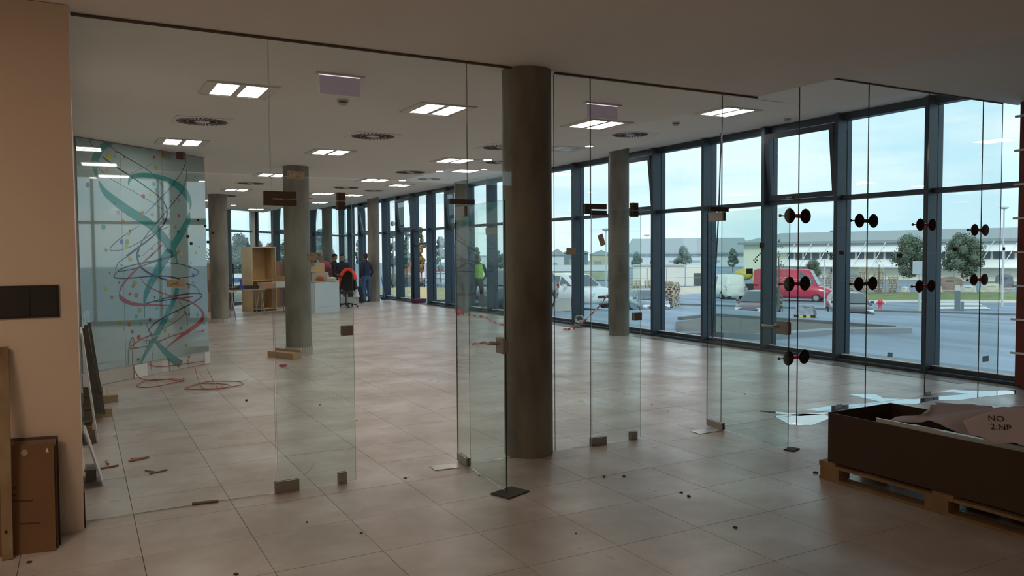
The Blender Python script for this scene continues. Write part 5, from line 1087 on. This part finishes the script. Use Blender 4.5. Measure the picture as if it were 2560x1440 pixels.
# ---- trees
LM = {}
def tree(p, h_, w_, lb, col, dens=1.0, trunk=.22, conical=False, seed=1, bare=False):
    r = random.Random(seed); t = emp('tree', p, 0, lb, 'tree'); zt_ = h_ * trunk
    lpart('trunk', MB().tube([(0, 0, -.1), (.02, 0, zt_), (0, 0, h_ * .7)], [h_ * .022, h_ * .018, h_ * .006], 8), mat('bark', (.13, .10, .075), .9), t)
    g = MB(); n = int((90 if bare else 9500) * dens)
    blobs = []
    for i in range(26):
        u = r.uniform(0, 1); z_ = zt_ + (h_ - zt_) * (.08 + .84 * u); R_ = (w_ / 2) * (math.sqrt(max(.05, 1 - (2 * u - .85) ** 2 * .95)) if not conical else (1.02 - u)); a = r.uniform(0, 6.28); k = r.uniform(.2, .8); blobs.append((R_ * k * math.cos(a), R_ * k * math.sin(a), z_, w_ * r.uniform(.12, .2)))
    for i in range(n):
        bx_, by_, bz_, br = blobs[i % 26]; d = Vector((r.gauss(0, 1), r.gauss(0, 1), r.gauss(0, 1))).normalized(); c = Vector((bx_, by_, bz_)) + d * br * r.uniform(.5, 1.15); s_ = h_ * (.0155 if not bare else .012) * r.uniform(.7, 1.4)
        a = d.orthogonal().normalized() * s_; b_ = d.cross(a).normalized() * s_; a2 = a + d * s_ * r.uniform(-.6, .6)
        g.add([c - a2, c - b_, c + a2, c + b_], [(0, 1, 2, 3)])
    if not bare:
        for bx_, by_, bz_, br in blobs: g.ball((bx_, by_, bz_), br * .6, 8)
    lpart('foliage', g, col, t, kind='stuff')
TG = mat('tree_green', (.11, .155, .11), .9, 0, .35, .9); TG2 = mat('tree_blue_green', (.14, .20, .175), .9, 0, .25, .6); TA = mat('tree_autumn', (.19, .125, .05), .9, 0, .4, 1.5); TD = mat('tree_dark', (.085, .13, .11), .9, 0, .3, .7)
def tpx(px, yb, yt, wpx, D, lb, col, **kw):
    p = atd(px, D); cz = math.hypot(p[0] * .48191 + p[1] * .87509, 0); sc = cz / F; zb_ = H - (yb - 632) * sc; h_ = (yb - yt) * sc
    tree((p[0], p[1], zb_), h_, wpx * sc, lb, col, **kw)
tpx(2275, 700, 597, 96, 88, 'round leafy tree left of the thick right mullion, before the warehouse', TG, seed=2, trunk=.03)
tpx(2406, 700, 594, 112, 86, 'largest round leafy tree in front of the warehouse', TG, seed=3, trunk=.03)
tpx(2030, 710, 655, 56, 90, 'small tree in front of the warehouse door above the red van', TG, seed=4, trunk=.04)
tpx(1832, 682, 624, 32, 150, 'slender tree left of the warehouse corner', TG2, seed=5)
tpx(1708, 672, 622, 54, 140, 'conifer-like tree above the white container block', TG2, conical=True, seed=6)
tpx(1640, 672, 630, 36, 142, 'dark tree partly behind a mullion over the white container', TG2, conical=True, seed=7)
tpx(1592, 672, 634, 42, 141, 'pointed tree right of the column, above the container', TG2, conical=True, seed=8)
tpx(2198, 736, 640, 26, 66, 'thin sapling tied to a stake on the lawn strip', TG2, bare=True, seed=9, trunk=.3)
tpx(1947, 765, 595, 34, 34, 'thin bare sapling outside in front of the red van', TG2, bare=True, seed=10, trunk=.3)
tpx(1945, 772, 725, 34, 36, 'small round shrub at the foot of the bare sapling', TD, seed=11, dens=.4, trunk=.1)
tpx(983, 705, 545, 26, 70, 'tall slim tree far left outside behind the fence', TD, seed=12); tpx(1015, 705, 560, 30, 84, 'second tall slim tree far left outside', TD, seed=13); tpx(1052, 700, 562, 34, 62, 'autumn coloured tree seen through the open exit door', TA, seed=14, trunk=.1)
tpx(1100, 702, 590, 40, 74, 'bluish tree right of the open exit door', TG2, seed=15); tpx(1030, 690, 628, 34, 135, 'low bush-like tree left of the exit door', TG2, seed=16); tpx(1192, 712, 612, 22, 60, 'tree above the worker in the bright vest', TD, seed=17)
tpx(1250, 690, 620, 30, 95, 'distant tree left of the nearest concrete column', TG2, seed=18); tpx(865, 700, 570, 30, 80, 'tree behind the men through the far windows', TG2, seed=19); tpx(900, 700, 560, 26, 82, 'tall narrow tree through the far windows between mullions', TD, seed=20)
TRS = mat('tree_rust', (.17, .11, .075), .9, 0, .3, 1)
for px, yb, yt, wp, D, c, lb in ((545, 715, 588, 95, 68, TD, 'bushy tree at the mural edge through the back windows'), (598, 715, 584, 90, 64, TD, 'bushy green tree left of the bookcase through the back windows'), (640, 708, 596, 80, 72, TRS, 'autumn tinted tree above the bookcase through the back windows'),
                              (684, 708, 590, 80, 68, TRS, 'autumn tinted tree right of the bookcase through the back windows'), (722, 710, 600, 80, 62, TD, 'low green tree mass left of the second column'), (805, 712, 566, 60, 60, TD, 'green tree between the second column and the farthest column')):
    tpx(px, yb, yt, wp, D, lb, c, seed=px, trunk=.02)
# ---- lamp posts, signs, hydrant
def post(px, yb, yt, D, lb, r=.07, nm='lamp_post', head=True, m_=None):
    p = atd(px, D) if D else gh(px, yb); cz = p[0] * .48191 + p[1] * .87509; zt_ = H - (yt - 632) * cz / F; t = emp(nm, p, 0, lb, 'lamp post')
    m_ = m_ or mat('galvanised', (.45, .48, .50), .5); lpart('pole', MB().cyl((0, 0, -.05), (0, 0, zt_ - p[2]), r, r * .6, 10), m_, t)
    if head: lpart('lamp_head', MB().lathe([(.05, -.05), (.25, 0), (.28, .08), (.1, .14)], (0, 0, zt_ - p[2]), 12), m_, t)
post(2508, 745, 530, 62, 'tall pale lamp post near the red wall side of the view'); post(1515, 716, 577, 55, 'thin lamp post beside the column with the white car', .05); post(1617, 700, 592, 70, 'thin lamp post left of the pallet pile', .05)
post(2083, 745, 585, 62, 'lamp post partly hidden by the second mullion', .06); post(1828, 690, 663, 90, 'short lamp post near the white van', .06); post(2062, 748, 655, 55, 'short pale bare post next to the red van nose', .05, 'bare_post', False)
p = gh(2299, 781); t = emp('sign_board', p, facing(2299, 90) , 'large blank grey sign board on a post behind the thick mullion', 'sign')
lpart('post', MB().cyl((0, 0, -.05), (0, 0, 3.0), .08, n=10), mat('galvanised', (.45, .48, .5), .5), t); lpart('board', MB().box(-.42, .35, -.12, -.07, 2.35, 3.15), mat('sign_grey', (.38, .43, .46), .5), t)
p = gh(2200, 773); t = emp('fire_hydrant', p, facing(2200, 90), 'red fire hydrant with pale side caps by the road kerb', 'hydrant'); M_HY = mat('hydrant_red', (.55, .05, .08), .4)
lpart('barrel', MB().lathe([(.16, 0), (.11, .04), (.11, .42), (.16, .46), (.15, .54), (.05, .62), (.04, .68)], n=14), M_HY, t)
for s_ in (-1, 1): a_ = lpart('outlet', MB().cyl((s_ * .1, 0, .38), (s_ * .26, 0, .40), .07, n=10), M_HY, t); lpart('cap', MB().cyl((s_ * .26, 0, .40), (s_ * .31, 0, .40), .06, n=10), M_WPL, a_)
p = gh(2393, 778); t = emp('ticket_bollard', p, facing(2393, 90), 'dark grey parking bollard with a pale top in front of the zebra crossing', 'bollard')
lpart('housing', MB().box(-.16, .16, -.15, .15, 0, 1.3), mat('bollard_grey', (.13, .17, .19), .5), t); lpart('side_box', MB().box(.17, .36, -.15, .1, 0, .6), mat('bollard_grey', (.13, .17, .19), .5), t); lpart('cap', MB().box(-.17, .17, -.16, .16, 1.3, 1.62, top=.04), mat('bollard_cap', (.45, .48, .48), .5), t)
# compactor standing on the asphalt
p = gh(2012, 793); t = emp('floor_compactor', p, facing(2012, 88), 'grey machine under plastic film with yellow striped base on the asphalt', 'machine')
M_FILM = mat('grey_film', (.22, .26, .30), .35, 0, .25, 6)
lpart('base', MB().box(-.36, .36, -.2, .2, .0, .10), M_DARK, t)
lpart('yellow_stripes', MB().box(-.20, -.05, -.21, -.2, .0, .09).box(.05, .2, -.21, -.2, .0, .09), mat('yellow', (.6, .5, .05), .5), t); lpart('film_cover', MB().box(-.34, .30, -.2, .2, .10, .40, top=.05).ball((.05, 0, .40), (.28, .2, .09), 10), M_FILM, t); lpart('motor', MB().box(.18, .40, -.15, .15, .1, .3, top=.03), mat('motor_grey', (.10, .11, .12), .5), t)
# white machines, tank
p = atd(1874, 80); t = emp('tank_truck', p, facing(1874, 90), 'yellow rounded tank vehicle with dark cab left of the wide window frame', 'truck')
lpart('tank', MB().ball((-.9, 0, 2.6), (1.5, 1.0, .95), 14), mat('yellow_tank', (.50, .40, .08), .4), t); lpart('hopper', MB().box(.4, 1.8, -.9, .9, 1.7, 3.3, top=.2), mat('yellow_tank', (.5, .4, .08), .4), t); lpart('cab', MB().box(1.9, 3.4, -1.0, 1.0, .8, 4.2, top=.15), mat('cab_grey', (.16, .19, .18), .4), t)
lpart('chassis', MB().box(-2.4, 3.4, -.7, .7, .6, 1.2), M_DARK, t)
for x in (-1.6, .2, 2.6): lpart('wheel', MB().cyl((x, -1.0, .5), (x, 1.0, .5), .5, n=14), M_TYRE, t)
t.matrix_basis = t.matrix_basis @ Matrix.Scale(.62, 4)
# ---- pallets
def pstack(p, rz, n_, lb, tilt=0, w_=1.2, seed=0):
    r = random.Random(seed); t = emp('pallet_stack', p, rz, lb, 'pallets'); pr = None; M_P = mat('pallet_wood', (.46, .38, .29), .85, 0, .2, 4)
    for i in range(n_):
        if pr is None:
            b = MB()
            for y in (-.35, 0, .35): b.box(-w_ / 2, w_ / 2, y - .05, y + .05, .0, .02)
            for x in (-.5, 0, .5):
                for y in (-.35, 0, .35): b.box(x * w_ / 1.2 - .06, x * w_ / 1.2 + .06, y - .05, y + .05, .02, .10)
            for k in range(5): b.box(-w_ / 2, w_ / 2, -.4 + k * .18, -.4 + k * .18 + .08, .12, .144)
            b.box(-w_ / 2, -w_ / 2 + .1, -.4, .4, .1, .12).box(w_ / 2 - .1, w_ / 2, -.4, .4, .1, .12).box(-.05, .05, -.4, .4, .1, .12)
            pr = lpart('pallet', b, M_P, t); o = pr
        else: o = pr.copy(); C.objects.link(o); o.parent = t
        o.location = (r.uniform(-.06, .06) * (1 + tilt), r.uniform(-.05, .05), .146 * i); o.rotation_euler = (0, 0, r.uniform(-.05, .05) * (1 + tilt))
    return t
a = facing(1672, 0)
p = atd(1664, 53); pstack(p, a + .3, 12, 'tall leaning pile of pale pallets beside the second window mullion, left half', 2, 1.2, 1); p = atd(1680, 55); pstack(p, a - .2, 11, 'ragged pile of pale pallets, right half', 4, 1.1, 2)
for i, (px, n_) in enumerate(((1590, 8), (1622, 8))): p = gh(px, 731); pstack(p, a, n_, ('far pallet stack right of the column, left one', 'far pallet stack right of the column, right one')[i], 0, 1.2, 3 + i)
for i, (px, n_, lb) in enumerate(((2068, 12, 'pallet stack behind the red van nose, left of the second mullion'), (2124, 10, 'low pallet stack behind the black car'), (2160, 16, 'tall pallet stack left of the sapling'), (2196, 16, 'tall pallet stack behind the sapling stake'), (2232, 11, 'lower pallet stack at the right end of the row'))):
    p = gh(px, 733); pstack(p, facing(px, 0), n_, lb, 0, 1.15, 10 + i)
# wire fence
def fence(pts, h_, lb, col, n_, pal=0, r=.03, nm='wire_fence'):
    P = [Vector(gh(*q)) if q[1] > 200 else Vector(atd(*q)) for q in pts]; t = emp(nm, P[0], 0, lb, 'fence')
    for a, b_ in zip(P, P[1:]):
        for k in range(n_ + 1):
            q = a + (b_ - a) * k / n_; q.z = gz(q.x, q.y); MB().cyl(q, q + Vector((0, 0, h_)), r, n=6).build('post', col, t)
        g = MB()
        for z_ in ((h_ - .05, h_ * .5, .15)): g.cyl(Vector((a.x, a.y, gz(a.x, a.y) + z_)), Vector((b_.x, b_.y, gz(b_.x, b_.y) + z_)), .018, n=5)
        g.build('rail', col, t)
        if pal:
            g = MB()
            for k in range(pal):
                q = a + (b_ - a) * (k + .5) / pal; g.box(q.x - .012, q.x + .012, q.y - .012, q.y + .012, gz(q.x, q.y), gz(q.x, q.y) + h_ - .02)
            g.build('wire_mesh', col, t, kind='stuff')
fence([(2100, 735), (2560, 735), (2750, 735)], 2.0, 'wire mesh fence along the storage yard behind the lawn strip', mat('fence_grey', (.22, .23, .22), .6), 8)
fence([(1570, 722), (1850, 716)], 2.2, 'thin wire fence in front of the white container block', mat('fence_grey', (.22, .23, .22), .6), 6)
fence([(965, 70), (1060, 72), (1240, 66)], 1.4, 'black paling fence left outside beyond the dry lawn', M_BLACK, 6, 60, .035, 'paling_fence')
# containers and hoardings
def block(px0, px1, D, yb, yt, dep, m_, nm, lb, cat_, extra=None):
    a = Vector(atd(px0, D)); b_ = Vector(atd(px1, D)); cz = (a.x * .48191 + a.y * .87509); d = b_ - a; rz = math.atan2(d.y, d.x); zb_ = H - (yb - 632) * cz / F; zt_ = H - (yt - 632) * cz / F
    t = emp(nm, (a.x, a.y, zb_), rz, lb, cat_); lpart('body', MB().box(0, d.length, 0, dep, 0, zt_ - zb_), m_, t); return t, d.length, zt_ - zb_
M_CW = mat('container_white', (.62, .61, .55), .6, 0, .05, .5)
t, ln, hh = block(1582, 1712, 92, 721, 668, 6, M_CW, 'site_container', 'long white site container with flat roof, left part', 'container'); lpart('roof_rim', MB().box(-.1, ln + .1, -.1, 6, hh, hh + .15), M_KERB, t)
t, ln, hh = block(1714, 1758, 92, 721, 669, 5, M_CW, 'site_container', 'white container with a dark doorway', 'container'); lpart('door', MB().box(.9, 1.75, -.05, 0, 0, hh * .68), mat('dark_door', (.05, .06, .07), .5), t)
for px0, px1, yb, yt, c, lb in ((1008, 1023, 722, 684, (.5, .56, .62), 'white wrapped crate left outside behind the fence'), (1088, 1114, 718, 674, (.55, .58, .6), 'white trailer side right of the exit door'), (1115, 1135, 718, 676, (.42, .48, .52), 'grey white trailer beside the first trailer'),
                           (972, 984, 722, 690, (.28, .04, .05), 'dark red block far left outside'), (1044, 1062, 712, 672, (.62, .55, .62), 'banner-like pale panel seen in the open exit'), (1200, 1222, 700, 638, (.7, .72, .72), 'tall white panel above the worker')):
    t, ln, hh = block(px0, px1, 98, yb, yt, 2.2, mat('hoard_%d' % px0, c, .6), 'trailer', lb, 'trailer'); lpart('top_rail', MB().box(0, ln, -.05, 0, hh - .15, hh), M_RED if px0 in (1044, 1088) else M_KERB, t)
t, ln, hh = block(1010, 1056, 112, 688, 664, 4, M_CHERRY, 'market_canopy', 'low red canopy roof far left outside', 'canopy'); lpart('roof', MB().prism([(0, 0), (ln, 0), (ln, 4), (0, 4)], hh, hh + .3), mat('canopy_red', (.40, .04, .05), .6), t)
t, ln, hh = block(1210, 1300, 105, 690, 640, 10, mat('hall_grey', (.28, .33, .34), .6), 'distant_hall', 'distant grey hall with white upper band left of the nearest column', 'building'); lpart('upper_band', MB().box(-.1, ln, -.15, 0, hh * .75, hh), M_CW, t)
t, ln, hh = block(572, 604, 55, 712, 680, 2.4, mat('bus_blue', (.04, .10, .30), .4), 'blue_trailer', 'blue and white trailer through the back windows left of the bookcase', 'trailer'); lpart('white_band', MB().box(0, ln, -.05, 0, hh * .7, hh), M_WPL, t)
t, ln, hh = block(664, 682, 55, 712, 678, 2.4, M_CW, 'white_trailer', 'white trailer through the back windows right of the bookcase', 'trailer'); lpart('base_band', MB().box(0, ln, -.05, 0, 0, .3), M_DARK, t)
# far hangars
M_HR = mat('hangar_roof', (.27, .31, .32), .6); M_HW = mat('hangar_wall', (.56, .62, .64), .6)
t, ln, hh = block(1570, 1870, 210, 672, 634, 30, M_HW, 'hangar', 'long pale hangar with a grey roof on the horizon', 'building')
lpart('roof', MB().add([(-1, -1, hh), (ln + 1, -1, hh), (ln + 1, 30, hh + 4.2), (-1, 30, hh + 4.2), (-1, -1, hh - .4), (ln + 1, -1, hh - .4), (ln + 1, 30, hh - .4), (-1, 30, hh - .4)], [(0, 1, 2, 3), (7, 6, 5, 4), (0, 4, 5, 1), (1, 5, 6, 2), (2, 6, 7, 3), (3, 7, 4, 0)]), M_HR, t)
for i in range(6): lpart('window_band', MB().box(ln * (.03 + .16 * i), ln * (.03 + .16 * i) + ln * .1, -.08, 0, hh * .35, hh * .5), mat('hangar_glass', (.30, .38, .44), .3), t)
for px0, px1, yb, yt, c, lb in ((1376, 1410, 678, 638, (.55, .6, .62), 'pale industrial unit far right of the nearest column'), (1410, 1470, 665, 633, (.16, .21, .24), 'dark grey industrial unit behind the white car'), (1474, 1532, 670, 638, (.50, .46, .34), 'cream industrial unit behind the white car bonnet')):
    t, ln, hh = block(px0, px1, 170 + (px0 - 1376) * .6, yb, yt, 12, mat('unit_%d' % px0, c, .7), 'industrial_unit', lb, 'building')
    lpart('roof', MB().add([(-.5, -.5, hh), (ln + .5, -.5, hh), (ln * .5, -.5, hh + 1.4), (-.5, 12, hh), (ln + .5, 12, hh), (ln * .5, 12, hh + 1.4)], [(0, 1, 2), (5, 4, 3), (0, 3, 4, 1), (1, 4, 5, 2), (2, 5, 3, 0)]), M_HR, t); lpart('gate', MB().box(ln * .2, ln * .5, -.08, 0, 0, hh * .5), M_HR, t)
t, ln, hh = block(1376, 1545, 110, 700, 664, 5, mat('yard_hedge', (.34, .37, .27), .9, 0, .3, .4), 'site_hoarding', 'long low pale hoarding behind the white car', 'hoarding'); lpart('top_band', MB().box(0, ln, -.1, 0, hh * .6, hh), M_HW, t)
# warehouse
A = Vector(atd(1859, 128)); B = Vector(atd(2640, 112)); d = B - A; ln = d.length; rz = math.atan2(d.y, d.x); t = emp('warehouse', (A.x, A.y, -2.5), rz, 'long cream warehouse with white canopies and a grey low-pitched roof', 'building')
M_CREAM = mat('warehouse_cream', (.84, .79, .62), .7, 0, .04, .15); bz = -2.5
def zpx(px, py, P): return H - (py - 632 + (px - 1280) * .0071 * 0) * (P.x * .48191 + P.y * .87509) / F - bz
def zl(u, py): P = A + d * u; q = ray(1859, 0); return None
def hz(px): return 640 - .0073 * (px - 195)
def zwall(py, px, P): return H - (py - hz(px)) * (P.x * .48191 + P.y * .87509) / F - bz
zr0 = zwall(606, 1859, A); zr1 = zwall(592, 2550, A + d * .88)
lpart('wall', MB().box(0, ln, 0, 25, 0, zr0), M_CREAM, t)
lpart('roof', MB().add([(-.6, -.8, zr0), (ln + .6, -.8, zr0), (ln + .6, 12.5, zr0 + 1.6), (-.6, 12.5, zr0 + 1.6), (-.6, 26, zr0), (ln + .6, 26, zr0), (-.6, -.8, zr0 - .35), (ln + .6, -.8, zr0 - .35), (ln + .6, 26, zr0 - .35), (-.6, 26, zr0 - .35)], [(0, 1, 2, 3), (3, 2, 5, 4), (9, 8, 7, 6), (0, 6, 7, 1), (1, 7, 8, 5, 2), (5, 8, 9, 4), (4, 9, 6, 0, 3)]), M_HR, t)
cw = mat('canopy_white', (.82, .84, .83), .5)
lpart('upper_canopy', MB().add([(ln * .12, -.1, zr0 - .45), (ln, -.1, zr0 - .45), (ln, -.9, zr0 - 1.5), (ln * .12, -.9, zr0 - 1.5), (ln * .12, -.1, zr0 - .6), (ln, -.1, zr0 - .6), (ln, -.9, zr0 - 1.6), (ln * .12, -.9, zr0 - 1.6)], [(0, 1, 2, 3), (7, 6, 5, 4), (0, 4, 5, 1), (1, 5, 6, 2), (2, 6, 7, 3), (3, 7, 4, 0)]), cw, t)
lpart('lower_canopy', MB().add([(ln * .10, -.1, zr0 - 2.6), (ln, -.1, zr0 - 2.6), (ln, -1.3, zr0 - 3.5), (ln * .10, -1.3, zr0 - 3.5), (ln * .10, -.1, zr0 - 2.8), (ln, -.1, zr0 - 2.8), (ln, -1.3, zr0 - 3.65), (ln * .10, -1.3, zr0 - 3.65)], [(0, 1, 2, 3), (7, 6, 5, 4), (0, 4, 5, 1), (1, 5, 6, 2), (2, 6, 7, 3), (3, 7, 4, 0)]), cw, t)
for i in range(26):
    x0 = ln * .18 + i * (ln * .82) / 26; w_ = (ln * .82) / 26 - .35
    lpart('clerestory_window', MB().box(x0, x0 + w_, -.12, -.02, zr0 - 2.5, zr0 - 1.6), mat('clerestory_glass', (.07, .10, .13), .2), t)
    if i % 2 == 0: lpart('canopy_stay', MB().cyl((x0, -1.3, zr0 - 3.5), (x0 + 1.6, -.9, zr0 - .3), .05, n=5), cw, t)
for u0, u1 in ((.205, .30), (.335, .37)):
    gt = lpart('gate', MB().box(ln * u0, ln * u1, -.15, -.02, 0, zr0 - 4.6), mat('gate_white', (.6, .62, .62), .6), t); lpart('gate_lintel', MB().box(ln * u0, ln * u1, -.25, -.02, zr0 - 5.3, zr0 - 4.5), M_HR, t)
    for k in range(4): lpart('gate_slat', MB().box(ln * u0 + .3, ln * u1 - .3, -.2, -.15, .5 + k * .7, .9 + k * .7), mat('clerestory_glass', (.07, .1, .13), .2), gt)
# wrapped goods in the storage yard
for i, (px, yb, wpx, hpx, c, lb) in enumerate(((2262, 733, 24, 16, (.55, .56, .52), 'white wrapped bale behind the lawn, left of the thick mullion'), (2345, 733, 22, 18, (.5, .5, .46), 'pale heap of material right of the thick mullion'), (2420, 733, 40, 20, (.52, .52, .47), 'white netted bale in the storage yard'),
                                      (2480, 733, 55, 24, (.56, .54, .44), 'long cream covered load in the storage yard'), (2510, 722, 44, 38, (.14, .15, .17), 'dark loaded truck bed behind the lamp post'), (2130, 722, 40, 40, (.2, .21, .22), 'dark stacked load left above the black car'), (2375, 728, 60, 36, (.26, .19, .16), 'brown rusty stack of material behind the bollard'))):
    p = gh(px, yb); cz = p[0] * .48191 + p[1] * .87509; sc = cz / F; t = emp('stored_goods', p, facing(px, 90), lb, 'goods'); w_ = wpx * sc; h_ = hpx * sc
    mm_ = mat('goods_%d' % i, c, .8, 0, .3, 1.5); lpart('load', MB().box(-w_ / 2, w_ / 2, 0, 1.6, 0, h_ * .8, top=.15).ball((0, .8, h_ * .75), (w_ * .42, .8, h_ * .25), 10), mm_, t); lpart('pallet_base', MB().box(-w_ / 2, w_ / 2, -.05, 1.6, -.05, .12), mat('pallet_wood', (.46, .38, .29), .85), t)
t = emp('black_wheels', gh(1388, 777), 0, 'low grey concrete block outside left of the white car', 'block'); lpart('block', MB().cb((0, 0, .25), (1.1, .6, .5)), M_KERB, t); lpart('lifting_eye', MB().cyl((0, 0, .5), (0, 0, .56), .05, n=8), M_DARK, t); t.name = 'concrete_block'
# worker outside in bright vest
p = atd(1194, 25.5); person(p, math.radians(150), 1.78, mat('dark_green_jacket', (.03, .045, .05), .85), DT, HB, 'worker outside in a yellow-green vest stretching an arm, left of the nearest column', 'reach', vest=mat('hi_vis', (.45, .75, .08), .7))
